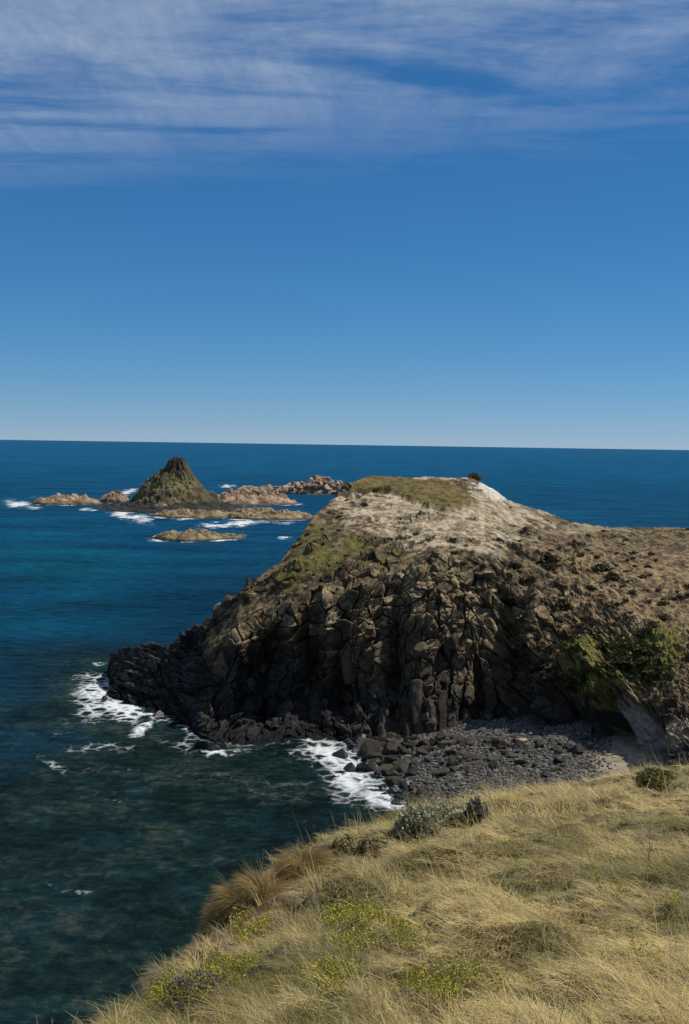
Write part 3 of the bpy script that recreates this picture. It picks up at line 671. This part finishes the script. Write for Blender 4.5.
# foam pattern: lacy noise against the foam attribute
fN = N(nt, 'TexNoise', Scale=.9, Detail=9.0, Roughness=.72, Distortion=1.2); L(g.outputs['Position'], fN.inputs['Vector'])
fV = N(nt, 'TexVoronoi', feature='DISTANCE_TO_EDGE', Scale=.7); 
wv = N(nt, 'VectorMath', operation='MULTIPLY_ADD'); L(fN.outputs['Color'], wv.inputs[0]); wv.inputs[1].default_value = (1.6, 1.6, 0); L(g.outputs['Position'], wv.inputs[2]); L(wv.outputs[0], fV.inputs['Vector'])
lace = N(nt, 'Math', operation='MULTIPLY_ADD'); L(fV.outputs['Distance'], lace.inputs[0]); lace.inputs[1].default_value = -1.7; L(fN.outputs['Fac'], lace.inputs[2])
sm = N(nt, 'Math', operation='ADD'); L(lace.outputs[0], sm.inputs[0]); L(fa.outputs['Fac'], sm.inputs[1])
mr = N(nt, 'MapRange'); mr.interpolation_type = 'SMOOTHSTEP'; mr.inputs[1].default_value = .50; mr.inputs[2].default_value = 1.12; L(sm.outputs[0], mr.inputs[0])
gate = N(nt, 'MapRange'); gate.inputs[1].default_value = .04; gate.inputs[2].default_value = .2; L(fa.outputs['Fac'], gate.inputs[0])
fm = N(nt, 'Math', operation='MULTIPLY'); L(mr.outputs[0], fm.inputs[0]); L(gate.outputs[0], fm.inputs[1])
wave_shade = N(nt, 'MapRange'); wave_shade.inputs[1].default_value = .3; wave_shade.inputs[2].default_value = .7; wave_shade.inputs[3].default_value = .05; wave_shade.inputs[4].default_value = 1.95; wmx = N(nt, 'Math', operation='MULTIPLY_ADD'); L(w2.outputs['Fac'], wmx.inputs[0]); wmx.inputs[1].default_value = .4; wq = N(nt, 'Math', operation='MULTIPLY'); L(w1.outputs['Fac'], wq.inputs[0]); wq.inputs[1].default_value = .6; L(wq.outputs[0], wmx.inputs[2]); L(wmx.outputs[0], wave_shade.inputs[0])
vs = N(nt, 'VectorMath', operation='SCALE'); L(ca.outputs['Color'], vs.inputs[0]); L(wave_shade.outputs[0], vs.inputs['Scale'])  # bright and dark wave slopes painted into the water colour
ba = N(nt, 'Attribute', attribute_name='bed')
bn = N(nt, 'TexNoise', Scale=.75, Detail=10.0, Roughness=.78, Distortion=.6); L(g.outputs['Position'], bn.inputs['Vector'])
bc = N(nt, 'ValToRGB'); e0 = bc.color_ramp.elements; e0[0].position = .38; e0[0].color = (.004, .010, .0095, 1); e0[1].position = .72; e0[1].color = (.052, .060, .042, 1)
em = bc.color_ramp.elements.new(.52); em.color = (.007, .023, .0225, 1)
bl = N(nt, 'TexNoise', Scale=.11, Detail=4.0, Roughness=.6); L(g.outputs['Position'], bl.inputs['Vector'])
bmul = N(nt, 'Math', operation='MULTIPLY_ADD'); L(bl.outputs['Fac'], bmul.inputs[0]); bmul.inputs[1].default_value = .55; bmul.inputs[2].default_value = -.28
bad = N(nt, 'Math', operation='ADD'); L(bn.outputs['Fac'], bad.inputs[0]); L(bmul.outputs[0], bad.inputs[1]); L(bad.outputs[0], bc.inputs[0])
bm_ = N(nt, 'MixRGB'); L(ba.outputs['Fac'], bm_.inputs[0]); L(vs.outputs[0], bm_.inputs[1]); bsc = N(nt, 'VectorMath', operation='SCALE'); L(bc.outputs[0], bsc.inputs[0]); L(wave_shade.outputs[0], bsc.inputs['Scale']); L(bsc.outputs[0], bm_.inputs[2])
L(bm_.outputs[0], b.inputs['Base Color']); L(bp.outputs[0], b.inputs['Normal'])
b.inputs['Roughness'].default_value = .9; b.inputs['Specular IOR Level'].default_value = 0.0
gl = N(nt, 'BsdfGlossy'); gl.inputs['Roughness'].default_value = .18; L(bp.outputs[0], gl.inputs['Normal'])
fr_ = N(nt, 'Fresnel', IOR=1.33); L(bp.outputs[0], fr_.inputs['Normal'])
fk = N(nt, 'Math', operation='MULTIPLY'); L(fr_.outputs[0], fk.inputs[0]); fk.inputs[1].default_value = .16
wsh = N(nt, 'MixShader'); L(fk.outputs[0], wsh.inputs[0]); L(b.outputs[0], wsh.inputs[1]); L(gl.outputs[0], wsh.inputs[2])
fd = N(nt, 'BsdfDiffuse'); fd.inputs['Color'].default_value = (.62, .65, .66, 1)
mx = N(nt, 'MixShader'); L(fm.outputs[0], mx.inputs[0]); L(wsh.outputs[0], mx.inputs[1]); L(fd.outputs[0], mx.inputs[2]); L(mx.outputs[0], out.inputs[0])
sea = link('sea', sea_me, mt); tag(sea, 'deep blue sea with white foam along the rocks', kind='structure')

# ------------------------------------------------------------------ grass, plants
def ribbons(base, dirs, length, width, lift, droop, col, seg=3):
    """blades: base (n,3), dirs (n,2) unit lean direction, a rising then drooping curve"""
    n = len(base); t = np.linspace(0, 1, seg + 1)[None, :]
    along = length[:, None] * (t * (1 - .12 * t)); up = length[:, None] * (lift[:, None] * t - droop[:, None] * t * t)
    side = np.stack([-dirs[:, 1], dirs[:, 0]], 1)
    curl = RNG.normal(0, .16, n)[:, None] * length[:, None] * t * t
    P_ = np.empty((n, seg + 1, 3))
    P_[..., 0] = base[:, None, 0] + dirs[:, None, 0] * along + side[:, None, 0] * curl
    P_[..., 1] = base[:, None, 1] + dirs[:, None, 1] * along + side[:, None, 1] * curl
    P_[..., 2] = base[:, None, 2] + up
    w = (width[:, None] * (1 - .75 * t) * .5)[..., None]
    roll = RNG.uniform(-.9, .9, n)
    sv = np.stack([side[:, 0] * np.cos(roll), side[:, 1] * np.cos(roll), np.sin(roll)], 1)[:, None]
    V = np.stack([P_ - sv * w, P_ + sv * w], 2).reshape(n, (seg + 1) * 2, 3)
    b0 = (np.arange(n) * (seg + 1) * 2)[:, None, None]; k = np.arange(seg)[None, :, None] * 2
    Fq = (b0 + k + np.array([0, 1, 3, 2])[None, None]).reshape(-1, 4)
    C_ = np.repeat(col, (seg + 1) * 2, 0)
    return V.reshape(-1, 3), Fq, C_
def hill_points(n, far=1.6, margin=.25):
    xs, ys = [], []; k = 0
    while k < n:
        x = RNG.uniform(-8, 30, n * 3); y = RNG.uniform(4.5, 36, n * 3); D = np.hypot(x, y)
        ok = (RNG.uniform(0, 1, len(x)) < np.clip((9 / D) ** far, 0, 1)) & (np.abs(x) / y < .62)
        x, y = x[ok], y[ok]; ok = hill_sd(x, y) < margin
        xs.append(x[ok]); ys.append(y[ok]); k += ok.sum()
    return np.concatenate(xs)[:n], np.concatenate(ys)[:n]
GREEN_PX = [(262, 938, 26, 14), (352, 925, 26, 22), (385, 945, 40, 14), (450, 990, 36, 18), (175, 998, 42, 13), (345, 905, 14, 10), (250, 935, 20, 10), (330, 990, 20, 12), (230, 975, 30, 10)]
def green_mask(px, py):
    g_ = 0
    for a_, b_, rx, ry in GREEN_PX: g_ = np.maximum(g_, blob(px, py, a_, b_, rx, ry))
    return g_
def make_grass():
    out = []
    def layer(nC, lo, hi, L0, L1, cl_r, lift0, lift1, sp, hue, wmul, far, stiff=False):
        x, y = hill_points(nC, far); z = hill_z(x, y); px, py = project(np.stack([x, y, z], 1)); D = np.hypot(x, y)
        sm_ = soil_mask_xy(x, y, px, py); gm = green_mask(px, py)
        thin = .55 * sst(.12, .45, fbm(x * .5, y * .5, o=3, s=127))
        keep = (RNG.uniform(0, 1, nC) > sst(.35, .7, sm_) * .94) & (RNG.uniform(0, 1, nC) > np.clip(gm * 1.5, 0, .96)) & ((px > 255) | (not stiff)) & (RNG.uniform(0, 1, nC) > thin)
        x, y, z, D, gm = [v[keep] for v in (x, y, z, D, gm)]; nC = len(x)
        m_ = RNG.integers(lo, hi, nC); idx = np.repeat(np.arange(nC), m_); n = len(idx)
        bigN = fbm(x * .35, y * .35, o=3, s=121); colN = fbm(x * .55, y * .55, o=4, s=122); patch = fbm(x * 1.1, y * 1.1, o=3, s=125)
        a0 = 2.95 + 1.6 * fbm(x * .30, y * .30, o=2, s=123) + 1.5 * fbm(x * 1.0, y * 1.0, o=2, s=124) + sp[0] * RNG.normal(0, 1, nC)
        a = a0[idx] + RNG.normal(0, 1, n) * (RNG.uniform(sp[1], sp[2], nC))[idx]
        rad = RNG.uniform(0, cl_r, n); ra = RNG.uniform(0, 6.28, n)
        bx_, by_ = x[idx] + rad * np.cos(ra), y[idx] + rad * np.sin(ra)
        bz = z[idx] - .02 + (bx_ - x[idx]) * .1 - (by_ - y[idx]) * .3
        Ln = np.clip((RNG.uniform(L0, L1, nC) * (1 + .45 * bigN))[idx] * RNG.uniform(.55, 1.3, n), .05, .8)
        up_ = RNG.uniform(lift0, lift1, n); droop = up_ * RNG.uniform(.5, 1.0, n)
        if stiff: droop = up_ * .12
        wd = (.0026 + .00036 * D[idx]) * RNG.uniform(.6, 1.3, n) * wmul
        t = np.clip(hue + .8 * colN[idx] + .8 * patch[idx] + RNG.normal(0, .2, nC)[idx] + RNG.normal(0, .16, n), 0, 1)
        c_ = lerp(A(.25, .195, .060), A(.74, .595, .27), t)
        gr = RNG.uniform(0, 1, n) < np.clip(.17 - .8 * colN[idx] + .5 * gm[idx] - .7 * patch[idx], .03, .8)
        c_[gr] = lerp(A(.13, .125, .03), A(.30, .26, .07), RNG.uniform(0, 1, gr.sum()))
        gy = RNG.uniform(0, 1, n) < .12; c_[gy] = lerp(A(.22, .19, .14), A(.42, .37, .28), RNG.uniform(0, 1, gy.sum()))
        V, Fq, C_ = ribbons(np.stack([bx_, by_, bz], 1), np.stack([np.cos(a), np.sin(a)], 1), Ln, wd, up_ + .15, droop, c_, 3)
        out.append((V, Fq, C_))
    layer(15000, 6, 12, .09, .2, .16, .3, 1.0, (1.4, .8, 1.6), .30, 1.1, 1.5)        # thatch
    layer(9000, 10, 22, .20, .36, .09, .25, .8, (.55, .18, .6), .55, 1.0, 1.6)       # bent tufts
    layer(900, 14, 30, .32, .5, .07, .4, .9, (.5, .2, .5), .72, 1.0, 1.6)            # a few shaggier clumps
    layer(2600, 1, 4, .25, .42, .05, 1.0, 1.9, (1.2, .5, 1.0), .95, .9, 1.6, True)   # pale stems
    o_ = 0; Fs = []
    for V, Fq, C_ in out: Fs.append(Fq + o_); o_ += len(V)
    return np.concatenate([q[0] for q in out]), np.concatenate(Fs), np.concatenate([q[2] for q in out])
V, Fq, Cc = make_grass()
grass = link('grass', mesh('grass', V, Fq, Cc), M_GRASS); tag(grass, 'wind flattened dry straw coloured grass covering the near hillside', kind='stuff')

def leaves(cen, nrm_jit, size, col, aspect=1.6):
    n = len(cen); a = RNG.normal(size=(n, 3)); a /= np.linalg.norm(a, axis=1, keepdims=True)
    b_ = RNG.normal(size=(n, 3)); b_ -= a * (a * b_).sum(1, keepdims=True); b_ /= np.linalg.norm(b_, axis=1, keepdims=True)
    s = size[:, None]
    V = np.stack([cen - a * s * aspect * .5, cen + b_ * s * .5, cen + a * s * aspect * .5, cen - b_ * s * .5], 1)
    Fq = (np.arange(n) * 4)[:, None] + np.arange(4)[None]
    return V.reshape(-1, 3), Fq, np.repeat(col, 4, 0)
def ground_cover():
    n = 700000; x, y = hill_points(n, 1.2, .4); z = hill_z(x, y); px, py = project(np.stack([x, y, z], 1))
    g_ = green_mask(px, py) + .5 * fbm(x * 2.2, y * 2.2, o=3, s=131)
    k = (g_ > .33) & (RNG.uniform(0, 1, n) < .9); x, y, z, px = x[k], y[k], z[k], px[k]; n = len(x)
    z = z + RNG.uniform(.0, .17, n) + .10 * fbm(x * 3, y * 3, o=2, s=132)
    t = RNG.uniform(0, 1, n)
    c_ = lerp(A(.12, .14, .018), A(.50, .44, .06), t); ye = RNG.uniform(0, 1, n) < .08; c_[ye] = A(.42, .31, .03)
    D = np.hypot(x, y)
    return leaves(np.stack([x, y, z], 1), 0, RNG.uniform(.009, .019, n) * (1 + (D - 8) * .05), c_, 1.5)
V, Fq, Cc = ground_cover()
gc = link('ground_cover_weeds', mesh('ground_cover_weeds', V, Fq, Cc, smooth=False), M_LEAF); tag(gc, 'yellow green succulent weeds spreading in patches through the dry grass', kind='stuff')

def tussock(px, py, r_, hgt, n, label, c0, c1, lean, name='grass_tussock'):
    p = place_hill(px, py)
    root = bpy.data.objects.new(name, None); COL.objects.link(root); root.location = p
    rad = r_ * np.sqrt(RNG.uniform(0, 1, n)) * .45; ra = RNG.uniform(0, 6.28, n)
    bx_, by_ = rad * np.cos(ra), rad * np.sin(ra)
    bz = hill_z(p[0] + bx_, p[1] + by_) - p[2]
    a = ra + RNG.normal(0, .5, n); d = np.stack([np.cos(a), np.sin(a)], 1) * .7 + np.array(lean) ; d /= np.linalg.norm(d, axis=1, keepdims=True)
    rr_ = rad / (r_ * .45)
    V, Fq, C_ = ribbons(np.stack([bx_, by_, bz - .03], 1), d, hgt * RNG.uniform(.6, 1.1, n), np.full(n, .0065), 1.35 - .7 * rr_ + RNG.uniform(-.2, .2, n), .55 + .35 * rr_ + RNG.uniform(-.1, .2, n), lerp(A(*c0), A(*c1), RNG.uniform(0, 1, n)), 4)
    link('foliage', mesh('foliage', V, Fq, C_), M_GRASS, root)
    v, f = ICO[3]; q_ = v * np.array([r_ * .32, r_ * .32, hgt * .16]); q_ *= (1 + .2 * fbm(v[:, 0] * 3, v[:, 1] * 3, v[:, 2] * 3, o=2, s=int(px)))[:, None]
    link('root_crown', mesh('root_crown', q_ + A(0, 0, .02), f, np.repeat(A(.06, .045, .022)[None], len(q_), 0)), M_HILL, root)
    return tag(root, label, 'grass tussock')
def place_hill(px, py):
    d = ray(px, py); t = np.linspace(4, 45, 1600); Q = EYE + d[None] * t[:, None]
    below = Q[:, 2] < hill_z(Q[:, 0], Q[:, 1]); i = int(np.argmax(below)) if below.any() else None
    if i is None:
        i = int(np.argmin(np.abs(Q[:, 2] - hill_z(Q[:, 0], Q[:, 1]) - .0)))
    return Q[i] * 1.0
tussock(303, 868, .30, .46, 6500, 'round upright golden brown grass tussock on the cliff edge', (.16, .11, .035), (.42, .30, .11), (.25, .1))
tussock(264, 895, .40, .50, 6500, 'golden tussock draped over the cliff edge below the round one', (.17, .115, .04), (.44, .32, .12), (-.55, -.35))
tussock(243, 908, .34, .50, 6500, 'shaggy golden tussock hanging lowest over the eroded bank', (.17, .115, .04), (.45, .33, .13), (-.7, -.45))
tussock(224, 917, .26, .36, 2600, 'small brown grass tuft at the seaward end of the hanging tussocks', (.15, .10, .04), (.30, .21, .09), (-.5, -.2))
tussock(172, 980, .42, .36, 4000, 'pale wispy grass clump on the cliff edge above the deep water', (.25, .20, .10), (.42, .34, .18), (.3, .2))
tussock(205, 958, .3, .28, 2600, 'low pale grass clump beside the eroded bank', (.25, .20, .10), (.42, .34, .18), (.3, .2))

def shrub(px, py, w, h, n, label, c0, c1, ls, name='shrub', loc=None, group=None, stem=True):
    p = loc if loc is not None else place_hill(px, py)
    root = bpy.data.objects.new(name, None); COL.objects.link(root); root.location = p
    # foliage in clumps on a dome
    nc = max(10, n // 60); th = RNG.uniform(0, 6.28, nc); ph = np.arccos(RNG.uniform(-.1, 1, nc)); rr_ = RNG.uniform(.55, .95, nc)
    cc = np.stack([w * rr_ * np.sin(ph) * np.cos(th), w * rr_ * np.sin(ph) * np.sin(th), h * rr_ * np.cos(ph)], 1)
    k = RNG.integers(0, nc, n); off = RNG.normal(0, 1, (n, 3)) * np.array([w, w, h]) * .13
    cen = cc[k] + off; cen[:, 2] = np.maximum(cen[:, 2], .01)
    tone = RNG.uniform(0, 1, nc)[k] * .6 + RNG.uniform(0, 1, n) * .4
    V, Fq, C_ = leaves(cen, 0, RNG.uniform(.7, 1.3, n) * ls, lerp(A(*c0), A(*c1), tone))
    link('foliage', mesh('foliage', V, Fq, C_, smooth=False), M_LEAF, root)
    if stem:
        # branching woody stems
        Vs = []; Fs = []; o_ = 0
        for a_ in np.linspace(0, 6.28, 9, endpoint=False):
            tip = A(w * .7 * math.cos(a_), w * .7 * math.sin(a_), h * .7); r0 = .03 * w + .008
            for s_ in range(4):
                t0 = s_ / 3; c_ = tip * t0 * A(1, 1, 1) + A(0, 0, -.05); c_[2] = -.05 + h * .75 * t0 ** .8
                for q_ in range(5): Vs.append(c_ + r0 * (1 - .7 * t0) * A(math.cos(q_ * 1.2566), math.sin(q_ * 1.2566), 0))
            for s_ in range(3):
                for q_ in range(5): Fs.append([o_ + s_ * 5 + q_, o_ + s_ * 5 + (q_ + 1) % 5, o_ + s_ * 5 + 5 + (q_ + 1) % 5, o_ + s_ * 5 + 5 + q_])
            o_ += 20
        link('stem', mesh('stem', np.array(Vs), np.array(Fs), np.repeat(A(.09, .07, .05)[None], len(Vs), 0)), M_HILL, root)
    return tag(root, label, 'shrub', group)
shrub(416, 832, .36, .42, 4500, 'silvery grey green shrub with a dark shaded flank on the hill crest', (.14, .14, .075), (.44, .43, .28), .04)
shrub(446, 826, .62, .42, 8000, 'broad pale grey green shrub in the middle of the crest group', (.25, .24, .13), (.54, .51, .33), .04)
shrub(474, 820, .24, .40, 2000, 'dark grey shrub with bare twigs at the inland end of the crest group', (.08, .075, .06), (.28, .265, .20), .04)
shrub(462, 824, .22, .25, 2000, 'small silver shrub squeezed between the broad and the dark shrub', (.26, .25, .17), (.55, .53, .40), .04)
shrub(371, 852, .26, .24, 900, 'small dark brown shrub on the crest above the soil bank', (.07, .055, .03), (.22, .17, .10), .035)
shrub(349, 853, .36, .22, 900, 'low straggly brown shrub by the dark one on the crest', (.11, .085, .04), (.30, .23, .11), .035)
shrub(656, 786, .50, .36, 6500, 'round olive green bush at the upper edge of the grassy hill', (.09, .085, .025), (.27, .235, .09), .045)
shrub(200, 996, .34, .16, 3500, 'grey cushion plant at the cliff edge beside yellow weeds', (.10, .085, .06), (.24, .205, .15), .014)
p_, n_ = head_at(472, 478.5)
shrub(0, 0, 1.35, 1.0, 1500, 'single dark green bush on the summit of the headland', (.06, .06, .015), (.17, .15, .045), .16, loc=p_ - A(0, 0, .1))
# low shrubs scattered over the far hillside
SH = []
for k in range(7):
    n = 150; w = 1.0
    th = RNG.uniform(0, 6.28, n); ph = np.arccos(RNG.uniform(0, 1, n)); r_ = RNG.uniform(.6, 1.05, n) * (1 + .25 * np.sin(3 * th + k))
    cen = np.stack([r_ * np.sin(ph) * np.cos(th), r_ * np.sin(ph) * np.sin(th), .65 * r_ * np.cos(ph)], 1)
    cs = [((.030, .028, .012), (.085, .070, .030)), ((.045, .036, .018), (.12, .09, .045)), ((.04, .045, .012), (.10, .10, .028)), ((.05, .042, .026), (.15, .12, .08))][k % 4]
    V, Fq, C_ = leaves(cen, 0, RNG.uniform(.25, .5, n), lerp(A(*cs[0]), A(*cs[1]), RNG.uniform(0, 1, n)))
    me = mesh('low_shrub', V, Fq, C_, smooth=False); me.materials.append(M_LEAF); SH.append(me)
cnt = 0; tries = 0
while cnt < 290 and tries < 20000:
    tries += 1
    px = random.uniform(285, 689); py = random.uniform(484, 690)
    d = .12
    if px > 500 and py > 528: d = .9 if py > 545 else .5
    elif py > 575: d = .05 if px < 500 else .4
    elif px < 350 and py > 500: d = .5
    if 345 < px < 475 and py < 515: d = .03
    if 480 < px < 520 and py < 500: d = .08
    if px > 560 and 690 > py > 640: d = 1.0
    cl_ = float(fbm(np.array([px * .022]), np.array([py * .05]), o=3, s=140)[0])
    if random.random() > d * min(1, max(.06, .45 + 1.3 * cl_)): continue
    i = int(np.argmin(np.abs(pxs - px)))
    if py < PV[i, np.searchsorted(tv, 5.0)] + 2: continue
    p, n = head_at(px, py)
    s = min(.95, .2 * math.exp(abs(random.gauss(0, .62)))) * (.8 if px < 500 else 1) * (1.25 if py > 630 and px > 560 else 1)
    green = (px > 570 and py > 635) and random.random() < .6
    k = random.choice([2, 6]) if green else random.choice([0, 1, 3, 4, 5])
    o = place_rock('low_shrub', SH[k], p[0], p[1], p[2] - .05, s, .2, random.uniform(.8, 1.5), random.uniform(.8, 1.3), random.uniform(.7, 1.1))
    if green: tag(o, 'leafy green low shrub hanging on the slope above the sandy gully', 'shrub', 'green shrubs above the sandy gully')
    elif px > 500: tag(o, 'low dry brown shrub dotted over the bare inland slope of the headland', 'shrub', 'brown shrubs dotted over the inland slope')
    else: tag(o, 'low dry shrub dotted over the pale top of the headland above the cliff', 'shrub', 'shrubs dotted over the headland top')
    cnt += 1

# ------------------------------------------------------------------ light
SUN_AZ = math.radians(66); SUN_EL = math.radians(55)      # azimuth measured from the view direction (+Y) toward the right (+X)
ld = bpy.data.lights.new('sun', 'SUN'); ld.energy = 4.6; ld.angle = math.radians(.53); ld.color = (1.0, .95, .86)
lo = bpy.data.objects.new('sun', ld); COL.objects.link(lo)
sv = Vector((math.sin(SUN_AZ) * math.cos(SUN_EL), math.cos(SUN_AZ) * math.cos(SUN_EL), math.sin(SUN_EL)))
lo.rotation_euler = sv.to_track_quat('Z', 'Y').to_euler(); lo.location = (60, 0, 120)
wd = bpy.data.worlds.new('World'); scn.world = wd; wd.use_nodes = True; nt = wd.node_tree; nt.nodes.clear(); L = nt.links.new
out = nt.nodes.new('ShaderNodeOutputWorld'); bg = nt.nodes.new('ShaderNodeBackground'); L(bg.outputs[0], out.inputs[0])
bg.inputs['Strength'].default_value = .10
sky = N(nt, 'TexSky', sky_type='NISHITA'); sky.sun_disc = False; sky.sun_elevation = SUN_EL; sky.sun_rotation = SUN_AZ
sky.altitude = 0; sky.air_density = .6; sky.dust_density = 0.0; sky.ozone_density = 3.0
tc = N(nt, 'TexCoord'); sp = N(nt, 'SeparateXYZ'); L(tc.outputs['Generated'], sp.inputs[0])
def M(op, a, b=None, c=None):
    n = N(nt, 'Math', operation=op)
    for i_, v in enumerate((a, b, c)):
        if v is None: continue
        if isinstance(v, (int, float)): n.inputs[i_].default_value = v
        else: L(v, n.inputs[i_])
    return n.outputs[0]
# clear polarised air: the pale band at the horizon is looked up higher, and the blue deepens faster with height
z0 = M('MAXIMUM', sp.outputs['Z'], 0.0)
zl = M('ADD', M('MULTIPLY_ADD', z0, .5, .016), M('MULTIPLY', M('MULTIPLY', z0, z0), 2.1)); zl = M('MINIMUM', zl, 3.0)
sd_ = N(nt, 'CombineXYZ'); L(sp.outputs['X'], sd_.inputs[0]); L(sp.outputs['Y'], sd_.inputs[1]); L(zl, sd_.inputs[2])
nv_ = N(nt, 'VectorMath', operation='NORMALIZE'); L(sd_.outputs[0], nv_.inputs[0]); L(nv_.outputs[0], sky.inputs['Vector'])
sc3 = N(nt, 'SeparateColor'); L(sky.outputs[0], sc3.inputs[0])
zen = N(nt, 'MapRange'); zen.inputs[1].default_value = .40; zen.inputs[2].default_value = .8; zen.inputs[3].default_value = 1.0; zen.inputs[4].default_value = .5; L(z0, zen.inputs[0])
Bq = M('MULTIPLY', M('MULTIPLY', M('POWER', M('MULTIPLY', sc3.outputs[2], .1), .5), 6.6), zen.outputs[0])
Rq = M('MULTIPLY', Bq, M('MULTIPLY', M('POWER', M('DIVIDE', sc3.outputs[0], sc3.outputs[2]), 1.85), .87))
Gq = M('MULTIPLY', Bq, M('MULTIPLY', M('POWER', M('DIVIDE', sc3.outputs[1], sc3.outputs[2]), 1.06), .80))
cc3 = N(nt, 'CombineColor'); L(Rq, cc3.inputs[0]); L(Gq, cc3.inputs[1]); L(Bq, cc3.inputs[2])
zc = N(nt, 'Math', operation='MAXIMUM'); zc.inputs[1].default_value = .02; L(sp.outputs['Z'], zc.inputs[0])
dx = N(nt, 'Math', operation='DIVIDE'); L(sp.outputs['X'], dx.inputs[0]); L(zc.outputs[0], dx.inputs[1])
dy = N(nt, 'Math', operation='DIVIDE'); L(sp.outputs['Y'], dy.inputs[0]); L(zc.outputs[0], dy.inputs[1])
cb = N(nt, 'CombineXYZ'); L(dx.outputs[0], cb.inputs[0]); L(dy.outputs[0], cb.inputs[1])
def cloud(scale, rot, s, d, r, dist=0.0, off=(0, 0, 0)):
    mp = N(nt, 'Mapping'); mp.inputs['Scale'].default_value = scale; mp.inputs['Rotation'].default_value = (0, 0, rot); mp.inputs['Location'].default_value = off; L(cb.outputs[0], mp.inputs['Vector'])
    n = N(nt, 'TexNoise', Scale=s, Detail=d, Roughness=r, Distortion=dist); L(mp.outputs[0], n.inputs['Vector']); return n
ca_ = cloud((.55, 1.5, 1), -.12, 1.1, 9.0, .62, .35, (3.1, .4, 0)); cb_ = cloud((2.4, .75, 1), .85, 2.0, 10.0, .7, .5, (1, 2, 0))
mA = N(nt, 'MapRange'); mA.interpolation_type = 'SMOOTHSTEP'; mA.inputs[1].default_value = .37; mA.inputs[2].default_value = .62; L(ca_.outputs['Fac'], mA.inputs[0])
mB = N(nt, 'MapRange'); mB.inputs[1].default_value = .30; mB.inputs[2].default_value = .75; mB.inputs[3].default_value = .35; L(cb_.outputs['Fac'], mB.inputs[0])
# the cirrus sheet ends toward the horizon
ed = N(nt, 'Math', operation='MULTIPLY_ADD'); L(ca_.outputs['Fac'], ed.inputs[0]); ed.inputs[1].default_value = 2.6; L(M('MULTIPLY_ADD', dx.outputs[0], .34, dy.outputs[0]), ed.inputs[2])
mE = N(nt, 'MapRange'); mE.interpolation_type = 'SMOOTHSTEP'; mE.inputs[1].default_value = 5.3; mE.inputs[2].default_value = 4.0; mE.inputs[3].default_value = 0; mE.inputs[4].default_value = 1; L(ed.outputs[0], mE.inputs[0])
m1 = N(nt, 'Math', operation='MULTIPLY'); L(mA.outputs[0], m1.inputs[0]); L(mB.outputs[0], m1.inputs[1])
m2 = N(nt, 'Math', operation='MULTIPLY'); L(m1.outputs[0], m2.inputs[0]); L(mE.outputs[0], m2.inputs[1])
m3 = N(nt, 'Math', operation='MULTIPLY'); L(m2.outputs[0], m3.inputs[0]); m3.inputs[1].default_value = .85
mixc = N(nt, 'MixRGB'); L(m3.outputs[0], mixc.inputs[0]); L(cc3.outputs[0], mixc.inputs[1]); mixc.inputs[2].default_value = (4.1, 4.9, 6.2, 1)
L(mixc.outputs[0], bg.inputs['Color'])

# ------------------------------------------------------------------ render settings
scn.view_settings.view_transform = 'Standard'; scn.view_settings.look = 'None'; scn.view_settings.gamma = 1.0
scn.view_settings.exposure = 0.0; scn.view_settings.use_curve_mapping = False
scn.render.engine = 'CYCLES'; scn.cycles.use_denoising = True
scn.cycles.max_bounces = 5; scn.cycles.diffuse_bounces = 3; scn.cycles.glossy_bounces = 2; scn.cycles.transmission_bounces = 3; scn.cycles.transparent_max_bounces = 4
